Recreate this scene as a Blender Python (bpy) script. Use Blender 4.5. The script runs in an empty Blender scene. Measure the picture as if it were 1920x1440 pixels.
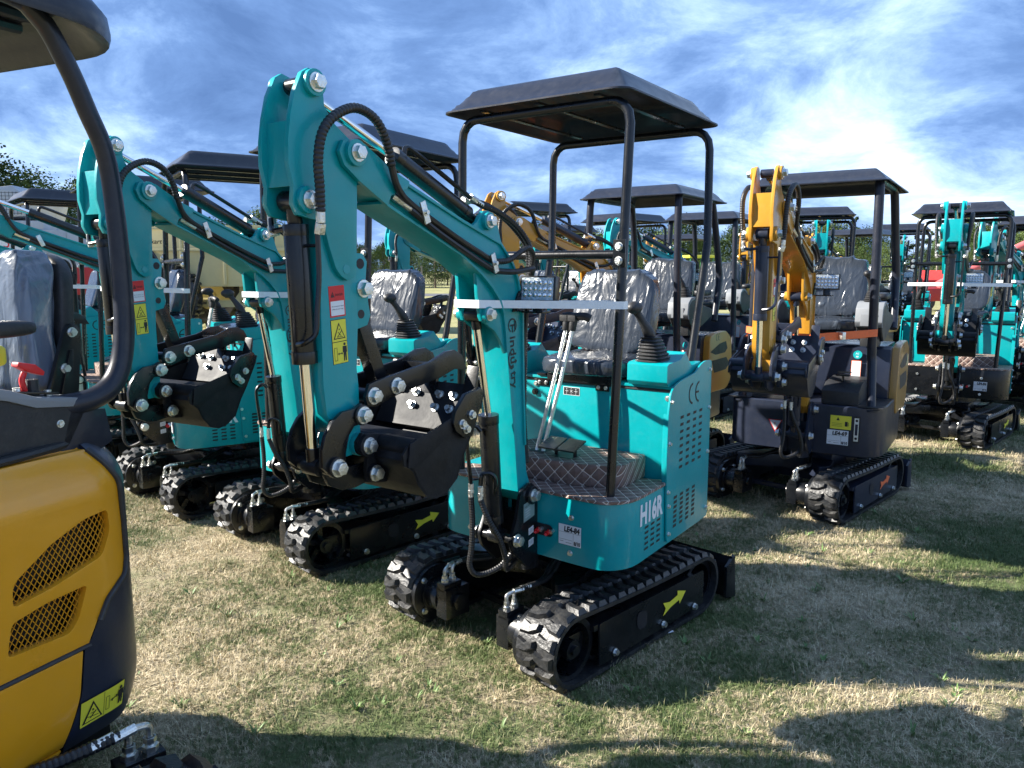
import bpy, bmesh, math, random
from mathutils import Vector as V, Matrix, noise
R = math.radians
random.seed(7)
sc = bpy.context.scene
COL = sc.collection
# ---------------------------------------------------------------- camera
PITCH = math.atan((720 - 507) / 1442.0)
cd = bpy.data.cameras.new('camera'); cam = bpy.data.objects.new('camera', cd); COL.objects.link(cam)
cam.location = (0, 0, 1.55); cam.rotation_euler = (R(90) - PITCH, 0, 0)
cd.sensor_width = 36; cd.lens = 1442 / 1920 * 36; cd.clip_start = .05; cd.clip_end = 3000
sc.camera = cam
# ---------------------------------------------------------------- world
SUN_AZ_VEC = V((-1.0, 0.05, 0.60)).normalized()          # towards the sun
SUN_EL = math.asin(SUN_AZ_VEC.z); SUN_ROT = math.atan2(SUN_AZ_VEC.x, SUN_AZ_VEC.y)
sc.view_settings.view_transform = 'Standard'; sc.view_settings.look = 'None'
sc.view_settings.exposure = 1.95; sc.view_settings.gamma = 1; sc.view_settings.use_curve_mapping = False
W = bpy.data.worlds.new('World'); sc.world = W; W.use_nodes = True
nt = W.node_tree; nt.nodes.clear()
def N(nt, t, **k):
    n = nt.nodes.new(t)
    for a, b in k.items():
        if a.startswith('i_'): n.inputs[a[2:].replace('_', ' ')].default_value = b
        else: setattr(n, a, b)
    return n
def L(nt, a, b): nt.links.new(a, b)
def mth(nt, op, a, b=None, c=None, clamp=False):
    n = nt.nodes.new('ShaderNodeMath'); n.operation = op; n.use_clamp = clamp
    for i, x in enumerate((a, b, c)):
        if x is None: continue
        if isinstance(x, (int, float)): n.inputs[i].default_value = x
        else: nt.links.new(x, n.inputs[i])
    return n.outputs[0]
def ramp(nt, fac, stops, interp='LINEAR'):
    n = nt.nodes.new('ShaderNodeValToRGB'); cr = n.color_ramp; cr.interpolation = interp
    while len(cr.elements) < len(stops): cr.elements.new(.5)
    for e, (p, c) in zip(cr.elements, stops):
        e.position = p; e.color = (*c, 1) if len(c) == 3 else c
    nt.links.new(fac, n.inputs[0]); return n.outputs[0]
def mix(nt, fac, a, b, mode='MIX'):
    n = nt.nodes.new('ShaderNodeMix'); n.data_type = 'RGBA'; n.blend_type = mode
    for s, x in ((0, fac), (6, a), (7, b)):
        if isinstance(x, (int, float)): n.inputs[s].default_value = x
        elif isinstance(x, tuple): n.inputs[s].default_value = (*x, 1) if len(x) == 3 else x
        else: nt.links.new(x, n.inputs[s])
    return n.outputs[2]
sky = N(nt, 'ShaderNodeTexSky', sky_type='NISHITA', sun_disc=False, sun_elevation=SUN_EL, sun_rotation=SUN_ROT, air_density=1.0, dust_density=.6)
tc = N(nt, 'ShaderNodeTexCoord'); sep = N(nt, 'ShaderNodeSeparateXYZ'); L(nt, tc.outputs['Generated'], sep.inputs[0])
zc = mth(nt, 'ADD', mth(nt, 'ABSOLUTE', sep.outputs[2]), .34)
cmb = N(nt, 'ShaderNodeCombineXYZ')
L(nt, mth(nt, 'DIVIDE', sep.outputs[0], zc), cmb.inputs[0]); L(nt, mth(nt, 'DIVIDE', sep.outputs[1], zc), cmb.inputs[1])
cmb.inputs[2].default_value = 1.7
n1 = N(nt, 'ShaderNodeTexNoise', noise_dimensions='3D'); n1.inputs['Scale'].default_value = 1.0; n1.inputs['Detail'].default_value = 9; n1.inputs['Roughness'].default_value = .52; n1.inputs['Distortion'].default_value = .35
L(nt, cmb.outputs[0], n1.inputs['Vector'])
n2 = N(nt, 'ShaderNodeTexNoise'); n2.inputs['Scale'].default_value = 1.7; n2.inputs['Detail'].default_value = 2.5; n2.inputs['Roughness'].default_value = .45; n2.inputs['Distortion'].default_value = .15
mp = N(nt, 'ShaderNodeMapping'); mp.inputs['Location'].default_value = (3.1, 1.2, 0); L(nt, cmb.outputs[0], mp.inputs[0]); L(nt, mp.outputs[0], n2.inputs['Vector'])
cov = ramp(nt, n1.outputs[0], [(.14, (0, 0, 0)), (.30, (1, 1, 1))])
# lighter, brighter cloud towards the right (east) half of the view and near the horizon
bias = mth(nt, 'MULTIPLY', sep.outputs[0], .08)
hz = mth(nt, 'MULTIPLY', mth(nt, 'SUBTRACT', .30, sep.outputs[2], clamp=True), .20)
n3 = N(nt, 'ShaderNodeTexNoise'); n3.inputs['Scale'].default_value = 3.0; n3.inputs['Detail'].default_value = 12; n3.inputs['Roughness'].default_value = .66; n3.inputs['Distortion'].default_value = .3
L(nt, mp.outputs[0], n3.inputs['Vector'])
mass = mth(nt, 'ADD', mth(nt, 'MULTIPLY', n2.outputs[0], .50), mth(nt, 'MULTIPLY', n3.outputs[0], .50))
shade = mth(nt, 'ADD', mth(nt, 'ADD', mass, bias), hz)
ccol = ramp(nt, shade, [(.40, (.050, .098, .215)), (.49, (.078, .143, .290)), (.545, (.125, .208, .375)), (.60, (.215, .315, .490)), (.72, (.44, .53, .66))])
csc = N(nt, 'ShaderNodeVectorMath', operation='SCALE'); L(nt, ccol, csc.inputs[0]); csc.inputs['Scale'].default_value = 4.9
skyb = mix(nt, 1.0, sky.outputs[0], (.55, .75, 1.0), 'MULTIPLY')
wcol = mix(nt, cov, skyb, csc.outputs[0])
bg = N(nt, 'ShaderNodeBackground'); L(nt, wcol, bg.inputs[0]); bg.inputs[1].default_value = .15
wo = N(nt, 'ShaderNodeOutputWorld'); L(nt, bg.outputs[0], wo.inputs[0])
# ---------------------------------------------------------------- sun
ld = bpy.data.lights.new('sun', 'SUN'); ld.energy = 4.0; ld.angle = R(.55); ld.color = (1, .945, .85)
sun = bpy.data.objects.new('sun', ld); COL.objects.link(sun)
sun.rotation_euler = (-SUN_AZ_VEC).to_track_quat('-Z', 'Y').to_euler()
sun.location = (-10, -2, 8)

# ---------------------------------------------------------------- materials
MATS = {}
def pmat(name, col, rough=.5, metal=0., coat=0., var=0., vscale=8., bump=0., bscale=60., spec=.5, dust=0., coat_r=.08):
    m = bpy.data.materials.new(name); m.use_nodes = True; nt = m.node_tree
    b = nt.nodes['Principled BSDF']; b.inputs['Roughness'].default_value = rough; b.inputs['Metallic'].default_value = metal
    b.inputs['Coat Weight'].default_value = coat; b.inputs['Coat Roughness'].default_value = coat_r; b.inputs['Specular IOR Level'].default_value = spec
    g = N(nt, 'ShaderNodeNewGeometry'); oi = N(nt, 'ShaderNodeTexCoord')
    no = N(nt, 'ShaderNodeTexNoise'); no.inputs['Scale'].default_value = vscale; no.inputs['Detail'].default_value = 6; no.inputs['Roughness'].default_value = .65
    L(nt, oi.outputs['Object'], no.inputs['Vector'])
    d = tuple(c * (1 - var) for c in col); u = tuple(min(1, c * (1 + var)) for c in col)
    c = ramp(nt, no.outputs[0], [(.3, d), (.7, u)])
    if dust > 0:
        nd = N(nt, 'ShaderNodeTexNoise'); nd.inputs['Scale'].default_value = 23; nd.inputs['Detail'].default_value = 8; nd.inputs['Roughness'].default_value = .7
        L(nt, oi.outputs['Object'], nd.inputs['Vector'])
        f = mth(nt, 'MULTIPLY', ramp(nt, nd.outputs[0], [(.48, (0, 0, 0)), (.75, (1, 1, 1))]), dust)
        c = mix(nt, f, c, (.32, .29, .24))
    L(nt, c, b.inputs['Base Color'])
    rr = ramp(nt, no.outputs[0], [(.25, (rough * .8,) * 3), (.75, (min(1, rough * 1.25),) * 3)]); L(nt, rr, b.inputs['Roughness'])
    if bump > 0:
        nb = N(nt, 'ShaderNodeTexNoise'); nb.inputs['Scale'].default_value = bscale; nb.inputs['Detail'].default_value = 4
        L(nt, oi.outputs['Object'], nb.inputs['Vector'])
        bp = N(nt, 'ShaderNodeBump'); bp.inputs['Strength'].default_value = bump; bp.inputs['Distance'].default_value = .01
        L(nt, nb.outputs[0], bp.inputs['Height']); L(nt, bp.outputs[0], b.inputs['Normal'])
    MATS[name] = m; return m
TEAL = pmat('teal_paint', (.0, .29, .315), .34, coat=.25, coat_r=.12, var=.12, vscale=2.5, bump=.07, bscale=45, dust=.05, spec=.35)
BLACK = pmat('black_paint', (.005, .006, .008), .28, coat=.25, coat_r=.15, var=.3, bump=.06, bscale=35, dust=.025, spec=.4)
DARK = pmat('dark_blue_grey_paint', (.014, .019, .036), .34, coat=.2, coat_r=.2, var=.12, bump=.05, bscale=40, dust=.03, spec=.4)
YEL = pmat('yellow_paint_shade_lift', (.72, .31, .010), .30, coat=.35, var=.06, vscale=3, bump=.05, bscale=45, dust=.04)  # brightened copy of the yellow, offsets the shade on the near left machine
OCHY = pmat('orange_yellow_paint_sunlit', (.53, .26, .028), .30, coat=.35, var=.06, vscale=3, bump=.05, bscale=45, dust=.04)  # darker copy of the yellow, for the machines standing in sun
TAN = pmat('ochre_paint', (.44, .24, .06), .35, coat=.4, var=.06, vscale=3, bump=.05, bscale=45, dust=.06)
RUB = pmat('rubber', (.013, .014, .016), .42, var=.35, vscale=18, bump=.3, bscale=70, dust=.12)
HOSE = pmat('hose_rubber', (.012, .012, .013), .38, var=.3, bump=.1, dust=.06)
CHR = pmat('chrome_rod', (.82, .80, .78), .10, metal=1, var=.05)
ZN = pmat('zinc', (.74, .75, .72), .34, metal=1, var=.14, vscale=60, bump=.25, bscale=180)
PLB = pmat('black_plastic', (.018, .019, .022), .48, var=.2, bump=.12, bscale=150, dust=.08)
ROOF = pmat('roof_plastic', (.016, .019, .030), .36, coat=.15, var=.15, bump=.08, bscale=30, dust=.05, spec=.3)
GREY = pmat('grey_plastic', (.20, .215, .235), .45, var=.06, bump=.05, bscale=120)
WHITE = pmat('white_vinyl', (.72, .74, .76), .45, var=.03)
RED = pmat('red_vinyl', (.62, .012, .016), .4, var=.04)
REDP = pmat('red_paint', (.42, .02, .02), .45, var=.12, dust=.1)
YV = pmat('yellow_vinyl', (.75, .68, .05), .42, var=.03)
INK = pmat('black_ink', (.012, .012, .015), .5)
TAPE = pmat('packing_tape', (.74, .78, .80), .38, var=.05, vscale=40, bump=.2, bscale=160)
ORG = pmat('orange_webbing', (.85, .16, .04), .6, var=.1, vscale=60, bump=.3, bscale=300)
SLIV = pmat('silver_foil', (.45, .55, .53), .35, metal=.6, var=.1)
GLS = pmat('lamp_lens', (.55, .62, .68), .08, metal=.55, var=.3, vscale=90, bump=.5, bscale=160)
CREAM = pmat('cream_paint', (.62, .53, .27), .5, var=.08, vscale=1.5, dust=.15)
GALV = pmat('galvanised', (.45, .47, .49), .45, metal=.35, var=.12, vscale=2, dust=.1)
GREEN = pmat('green_paint', (.02, .16, .05), .4, coat=.3, var=.08)
BARK = pmat('bark', (.085, .062, .045), .9, var=.35, vscale=6, bump=.6, bscale=20)
WOOD = pmat('weathered_wood', (.26, .22, .18), .85, var=.3, vscale=6, bump=.4, bscale=40)
def _mat_mat():
    m = pmat('quilted_mat', (.165, .105, .085), .6, var=.15, bump=0); nt = m.node_tree; b = nt.nodes['Principled BSDF']
    t = N(nt, 'ShaderNodeTexCoord'); s = N(nt, 'ShaderNodeSeparateXYZ'); L(nt, t.outputs['Object'], s.inputs[0])
    x, y, z = s.outputs; K = 1 / .060
    xz = mth(nt, 'ADD', x, z)
    u = mth(nt, 'MULTIPLY', mth(nt, 'ADD', xz, y), K); v = mth(nt, 'MULTIPLY', mth(nt, 'SUBTRACT', xz, y), K)
    def tri(q):   # 0 at seam, .5 mid
        f = mth(nt, 'FRACT', q); return mth(nt, 'MINIMUM', f, mth(nt, 'SUBTRACT', 1.0, f))
    tu, tv = tri(u), tri(v); mn = mth(nt, 'MINIMUM', tu, tv)
    stitch = mth(nt, 'LESS_THAN', mn, .035)
    node = mth(nt, 'LESS_THAN', mth(nt, 'MAXIMUM', tu, tv), .09)
    fac = mth(nt, 'MAXIMUM', stitch, node)
    base = b.inputs['Base Color'].links[0].from_socket
    L(nt, mix(nt, fac, base, (.62, .52, .44)), b.inputs['Base Color'])
    puff = mth(nt, 'POWER', mth(nt, 'MULTIPLY', mn, 2.0), .5)
    nz = N(nt, 'ShaderNodeTexNoise'); nz.inputs['Scale'].default_value = 60; L(nt, t.outputs['Object'], nz.inputs['Vector'])
    h = mth(nt, 'ADD', puff, mth(nt, 'MULTIPLY', nz.outputs[0], .6))
    bp = N(nt, 'ShaderNodeBump'); bp.inputs['Strength'].default_value = .8; bp.inputs['Distance'].default_value = .008
    L(nt, h, bp.inputs['Height']); L(nt, bp.outputs[0], b.inputs['Normal']); return m
BUCK = pmat('satin_black_steel', (.010, .011, .014), .5, coat=.0, var=.35, vscale=5, bump=.1, bscale=50, dust=.04, spec=.22)
MATM = _mat_mat()
def _plastic():
    m = pmat('clear_plastic_wrap', (.30, .34, .39), .24, coat=.45, var=.3, vscale=6); nt = m.node_tree; b = nt.nodes['Principled BSDF']
    t = N(nt, 'ShaderNodeTexCoord'); mpn = N(nt, 'ShaderNodeMapping'); mpn.inputs['Scale'].default_value = (6, 8, 3.4); mpn.inputs['Rotation'].default_value = (.35, .1, .2)
    L(nt, t.outputs['Object'], mpn.inputs[0])
    a = N(nt, 'ShaderNodeTexNoise', noise_type='RIDGED_MULTIFRACTAL'); a.inputs['Scale'].default_value = 1.5; a.inputs['Detail'].default_value = 6; a.inputs['Distortion'].default_value = 1.6
    L(nt, mpn.outputs[0], a.inputs['Vector'])
    c2 = N(nt, 'ShaderNodeTexNoise'); c2.inputs['Distortion'].default_value = 2.2; c2.inputs['Detail'].default_value = 4; c2.inputs['Scale'].default_value = 1.3; L(nt, mpn.outputs[0], c2.inputs['Vector'])
    h = mth(nt, 'ADD', mth(nt, 'MULTIPLY', a.outputs[0], .6), mth(nt, 'MULTIPLY', c2.outputs[0], .5))
    bp = N(nt, 'ShaderNodeBump'); bp.inputs['Strength'].default_value = .8; bp.inputs['Distance'].default_value = .018
    L(nt, h, bp.inputs['Height']); L(nt, bp.outputs[0], b.inputs['Normal'])
    cw = ramp(nt, a.outputs[0], [(.30, (.030, .038, .052)), (.7, (.085, .105, .135)), (.95, (.36, .41, .46))]); L(nt, cw, b.inputs['Base Color'])  # pale ridge tone paints white glints on the folds into the base colour
    return m
PLAST = _plastic()
PLAST2 = PLAST.copy(); PLAST2.name = 'pale_plastic_wrap'; MATS['pale_plastic_wrap'] = PLAST2
for n_ in PLAST2.node_tree.nodes:
    if n_.type == 'VALTORGB' and len(n_.color_ramp.elements) == 3:
        for e_, c_ in zip(n_.color_ramp.elements, ((.13, .16, .21), (.34, .40, .48), (.75, .80, .86))): e_.color = (*c_, 1)  # paler wrap, its fold glints painted in by the last tone

# ---------------------------------------------------------------- mesh builder
def catmull(pts, n):
    if len(pts) < 3 or n < 2: return [V(p) for p in pts]
    P = [V(pts[0]) * 2 - V(pts[1])] + [V(p) for p in pts] + [V(pts[-1]) * 2 - V(pts[-2])]
    out = []
    for i in range(1, len(P) - 2):
        for k in range(n):
            t = k / n; a, b, c, d = P[i - 1], P[i], P[i + 1], P[i + 2]
            out.append(.5 * ((2 * b) + (c - a) * t + (2 * a - 5 * b + 4 * c - d) * t * t + (3 * b - a - 3 * c + d) * t ** 3))
    out.append(P[-2]); return out
class MB:
    def __init__(s): s.v = []; s.f = []; s.m = []; s.mi = 0
    def add(s, vs, fs):
        o = len(s.v); s.v += [tuple(p) for p in vs]; s.f += [tuple(o + i for i in f) for f in fs]; s.m += [s.mi] * len(fs); return s
    def box(s, x0, x1, y0, y1, z0, z1, M=None):
        vs = [V((x, y, z)) for x in (x0, x1) for y in (y0, y1) for z in (z0, z1)]
        if M: vs = [M @ p for p in vs]
        return s.add(vs, [(0, 1, 3, 2), (4, 6, 7, 5), (0, 4, 5, 1), (2, 3, 7, 6), (0, 2, 6, 4), (1, 5, 7, 3)])
    def prism(s, pts, a, b, ax='y'):        # pts (x,z) extruded in y, or (x,y) in z, or (y,z) in x
        f = {'y': lambda p, t: (p[0], t, p[1]), 'z': lambda p, t: (p[0], p[1], t), 'x': lambda p, t: (t, p[0], p[1])}[ax]
        n = len(pts); vs = [f(p, a) for p in pts] + [f(p, b) for p in pts]
        ar = sum(pts[i][0] * pts[(i + 1) % n][1] - pts[(i + 1) % n][0] * pts[i][1] for i in range(n))
        flip = (ar > 0) == (ax != 'y')
        fs = [tuple(range(n)), tuple(range(2 * n - 1, n - 1, -1))] + [(i, i + n, (i + 1) % n + n, (i + 1) % n) for i in range(n)]
        if flip: fs = [f[::-1] for f in fs]
        return s.add(vs, fs)
    def cyl(s, p0, p1, r0, r1=None, n=16, rot=0):
        r1 = r0 if r1 is None else r1; p0 = V(p0); p1 = V(p1); d = (p1 - p0).normalized()
        u = d.orthogonal().normalized(); w = d.cross(u)
        if abs(d.z) < .99: u = V((0, 0, 1)).cross(d).normalized(); w = d.cross(u)
        vs = []
        for p, r in ((p0, r0), (p1, r1)):
            for i in range(n):
                a = 2 * math.pi * i / n + rot; vs.append(p + u * math.cos(a) * r + w * math.sin(a) * r)
        return s.add(vs, [tuple(range(n - 1, -1, -1)), tuple(range(n, 2 * n))] + [(i, (i + 1) % n, n + (i + 1) % n, n + i) for i in range(n)])
    def tube(s, pts, r, n=8, sm=5, caps=True, flat=None):
        P = catmull(pts, sm); k = len(P); vs = []; u = None
        for i, p in enumerate(P):
            d = (P[min(i + 1, k - 1)] - P[max(i - 1, 0)]).normalized()
            if u is None: u = d.orthogonal().normalized()
            u = (u - d * u.dot(d)).normalized(); w = d.cross(u)
            rr = r(i) if callable(r) else r
            for j in range(n):
                a = 2 * math.pi * j / n; vs.append(p + (u * math.cos(a) + w * math.sin(a)) * rr)
        fs = [(i * n + j, i * n + (j + 1) % n, (i + 1) * n + (j + 1) % n, (i + 1) * n + j) for i in range(k - 1) for j in range(n)]
        if caps: fs += [tuple(range(n - 1, -1, -1)), tuple(range((k - 1) * n, k * n))]
        return s.add(vs, fs)
    def spiral(s, pts, r, n=8, pitch=.010):    # hose with a spiral guard: ribs along its length
        P = catmull(pts, 8); D = [0]
        for a, b in zip(P, P[1:]): D.append(D[-1] + (b - a).length)
        m = max(8, int(D[-1] / (pitch / 3))); Q = []; j = 0
        for i in range(m + 1):
            t = D[-1] * i / m
            while j < len(D) - 2 and D[j + 1] < t: j += 1
            q = (t - D[j]) / max(1e-6, D[j + 1] - D[j]); Q.append(P[j].lerp(P[j + 1], min(1, q)))
        return s.tube(Q, lambda i: r * (.86 if i % 3 == 0 else 1.0), n, 1)
    def hexb(s, p, d, r, h, washer=True):
        p = V(p); d = V(d).normalized()
        if washer: s.cyl(p, p + d * h * .22, r * 1.25, n=14)
        s.cyl(p + d * h * .2, p + d * h, r, r * .93, n=6)
        return s
    def ell(s, c, r, nu=12, nv=8):
        vs = []; fs = []
        for i in range(nv + 1):
            t = math.pi * i / nv
            for j in range(nu):
                a = 2 * math.pi * j / nu; vs.append((c[0] + r[0] * math.sin(t) * math.cos(a), c[1] + r[1] * math.sin(t) * math.sin(a), c[2] + r[2] * math.cos(t)))
        fs = [(i * nu + j, (i + 1) * nu + j, (i + 1) * nu + (j + 1) % nu, i * nu + (j + 1) % nu) for i in range(nv) for j in range(nu)]
        return s.add(vs, fs)
    def xf(s, M): s.v = [tuple(M @ V(p)) for p in s.v]; return s
    def mesh(s, name, mats, bevel=0, seg=2, ang=35):
        me = bpy.data.meshes.new(name); me.from_pydata(s.v, [], s.f)
        for m in (mats if isinstance(mats, (list, tuple)) else [mats]): me.materials.append(m)
        me.polygons.foreach_set('material_index', s.m)
        bm = bmesh.new(); bm.from_mesh(me); bmesh.ops.recalc_face_normals(bm, faces=bm.faces)
        if bevel:
            es = [e for e in bm.edges if len(e.link_faces) == 2 and e.calc_face_angle(0) > R(38)]
            bmesh.ops.bevel(bm, geom=es, offset=bevel, segments=seg, affect='EDGES', clamp_overlap=True, profile=.7)
        bm.to_mesh(me); bm.free()
        me.shade_smooth(); me.set_sharp_from_angle(angle=R(ang)); me.update(); return me
def link(name, me, parent=None):
    o = bpy.data.objects.new(name, me); COL.objects.link(o)
    if parent is not None: o.parent = parent
    return o
def tag(o, label=None, cat=None, group=None, kind=None):
    if label: o['label'] = label
    if cat: o['category'] = cat
    if group: o['group'] = group
    if kind: o['kind'] = kind
    return o
# ---- flat prints
_fc = {}
def glyphs(txt, shear=0.0, bold=0.0):
    k = (txt, shear, bold)
    if k not in _fc:
        cu = bpy.data.curves.new('t', 'FONT'); cu.body = txt; cu.size = 1; cu.shear = shear; cu.offset = bold; cu.resolution_u = 3
        o = bpy.data.objects.new('t', cu); COL.objects.link(o); bpy.context.view_layer.update()
        me = bpy.data.meshes.new_from_object(o.evaluated_get(bpy.context.evaluated_depsgraph_get()))
        vs = [tuple(v.co) for v in me.vertices]; fs = [tuple(p.vertices) for p in me.polygons]
        bpy.data.objects.remove(o); bpy.data.curves.remove(cu); bpy.data.meshes.remove(me)
        _fc[k] = (vs, fs)
    return _fc[k]
class Print:      # thin printed sheet: origin, right vector, up vector (metres); layers of shapes
    def __init__(s, o, r, u):
        s.o = V(o); s.r = V(r); s.w = s.r.length; s.r.normalize(); u = V(u); s.h = u.length; s.u = u.normalized(); s.n = s.r.cross(s.u).normalized()
        s.mb = MB(); s.mats = []
    def _m(s, m):
        if m not in s.mats: s.mats.append(m)
        s.mb.mi = s.mats.index(m)
    def P(s, x, y, l): return s.o + s.r * x + s.u * y + s.n * (.0006 + .0005 * l)
    def sheet(s, m, x0=0, y0=0, x1=None, y1=None, l=0, th=.0006):
        x1 = s.w if x1 is None else x1; y1 = s.h if y1 is None else y1; s._m(m)
        a = [s.P(x0, y0, l), s.P(x1, y0, l), s.P(x1, y1, l), s.P(x0, y1, l)]
        b = [p - s.n * th for p in a]
        s.mb.add(a + b, [(0, 1, 2, 3), (7, 6, 5, 4), (0, 4, 5, 1), (1, 5, 6, 2), (2, 6, 7, 3), (3, 7, 4, 0)]); return s
    def poly(s, m, pts, l=1): s._m(m); s.mb.add([s.P(x, y, l) for x, y in pts], [tuple(range(len(pts)))]); return s
    def disc(s, m, cx, cy, r, l=1, n=14, ri=0, a0=0, a1=2 * math.pi):
        s._m(m)
        if ri == 0: s.mb.add([s.P(cx + r * math.cos(a0 + (a1 - a0) * i / n), cy + r * math.sin(a0 + (a1 - a0) * i / n), l) for i in range(n)], [tuple(range(n))])
        else:
            vs = []
            for i in range(n + 1):
                a = a0 + (a1 - a0) * i / n; vs += [s.P(cx + r * math.cos(a), cy + r * math.sin(a), l), s.P(cx + ri * math.cos(a), cy + ri * math.sin(a), l)]
            s.mb.add(vs, [(2 * i + 1, 2 * i, 2 * i + 2, 2 * i + 3) if False else (2 * i, 2 * i + 2, 2 * i + 3, 2 * i + 1) for i in range(n)])
        return s
    def text(s, m, t, x, y, size, l=1, wid=None, shear=0, bold=0):
        vs, fs = glyphs(t, shear, bold); s._m(m); sx = size
        if wid: mw = max(v[0] for v in vs) - min(v[0] for v in vs); sx = wid / mw
        s.mb.add([s.P(x + v[0] * sx, y + v[1] * size, l) for v in vs], fs); return s
    def line(s, m, x0, y0, x1, y1, w, l=1):
        d = V((x1 - x0, y1 - y0)).normalized() * w / 2; n = V((-d.y, d.x))
        return s.poly(m, [(x0 - n.x, y0 - n.y), (x1 - n.x, y1 - n.y), (x1 + n.x, y1 + n.y), (x0 + n.x, y0 + n.y)], l)
    def build(s, name): return s.mb.mesh(name, s.mats)
# ================================================================ excavator kit
# machine frame: X forward, Y to its left, Z up; groups: u undercarriage, h house, b boom (swings about a post at X = .50)
GRP = {}
class Mach:
    def __init__(s, name): s.root = bpy.data.objects.new(name, None); s.root.empty_display_size = .3; COL.objects.link(s.root)
    def part(s, name, mb, mat, g='h', parent=None, bevel=0, seg=2, ang=35):
        me = mb if isinstance(mb, bpy.types.Mesh) else mb.mesh(name, mat, bevel, seg, ang)
        o = link(name, me, parent or s.root); GRP[o.name] = g; return o
def place(root, x, y, yaw, uyaw, swing, table=None):
    root.location = (x, y, 0); root.rotation_euler = (0, 0, R(270 - yaw))
    Mu = Matrix.Rotation(R(yaw - uyaw), 4, 'Z'); Tp = Matrix.Translation((.50, 0, 0))
    Mb = Tp @ Matrix.Rotation(R(-swing), 4, 'Z') @ Tp.inverted()
    for o in root.children:
        g = (table or GRP).get(o.name, 'h'); o.matrix_local = Mu if g == 'u' else Mb if g == 'b' else Matrix()
_mc = {}
def swapmesh(me, mm):
    if not mm or not any(m and m.name in mm for m in me.materials): return me
    k = (me.name, tuple(sorted(mm.items())))
    if k not in _mc:
        c = me.copy()
        for i, m in enumerate(c.materials):
            if m and m.name in mm: c.materials[i] = MATS[mm[m.name]]
        _mc[k] = c
    return _mc[k]
def clone(src, mm=None, skip=(), only=None):
    r = src.copy(); COL.objects.link(r)
    for k in list(r.keys()):
        if k in ('label', 'category', 'group', 'kind'): del r[k]
    for ch in list(src.children):
        base = ch.name.split('.')[0]
        if base in skip: continue
        g = GRP[ch.name]; mmg = mm.get(g) if mm and g in mm else (mm.get('*') if mm else None)
        if mm and base in mm: mmg = mm[base]
        c = ch.copy(); c.data = swapmesh(ch.data, mmg); COL.objects.link(c); c.parent = r; GRP[c.name] = g
        for q in ch.children:
            if q.name.split('.')[0] in skip: continue
            d = q.copy(); d.data = swapmesh(q.data, mmg); COL.objects.link(d); d.parent = c
    return r
def rpoly(pts, r=.02, n=3):      # round the corners of a polygon
    out = []; m = len(pts)
    for i in range(m):
        p, q, s = V(pts[i - 1]), V(pts[i]), V(pts[(i + 1) % m]); a = (p - q); b = (s - q); t = min(r, a.length * .45, b.length * .45)
        A = q + a.normalized() * t; B = q + b.normalized() * t
        for k in range(n + 1):
            u = k / n; out.append(tuple(A * (1 - u) ** 2 + q * 2 * u * (1 - u) + B * u * u))
    return out
def bolt(m, p, d, r=.012, h=.012, g='h', name='bolt', mat=None, parent=None):
    return m.part(name, MB().hexb(p, d, r, h), mat or ZN, g, parent)

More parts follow.
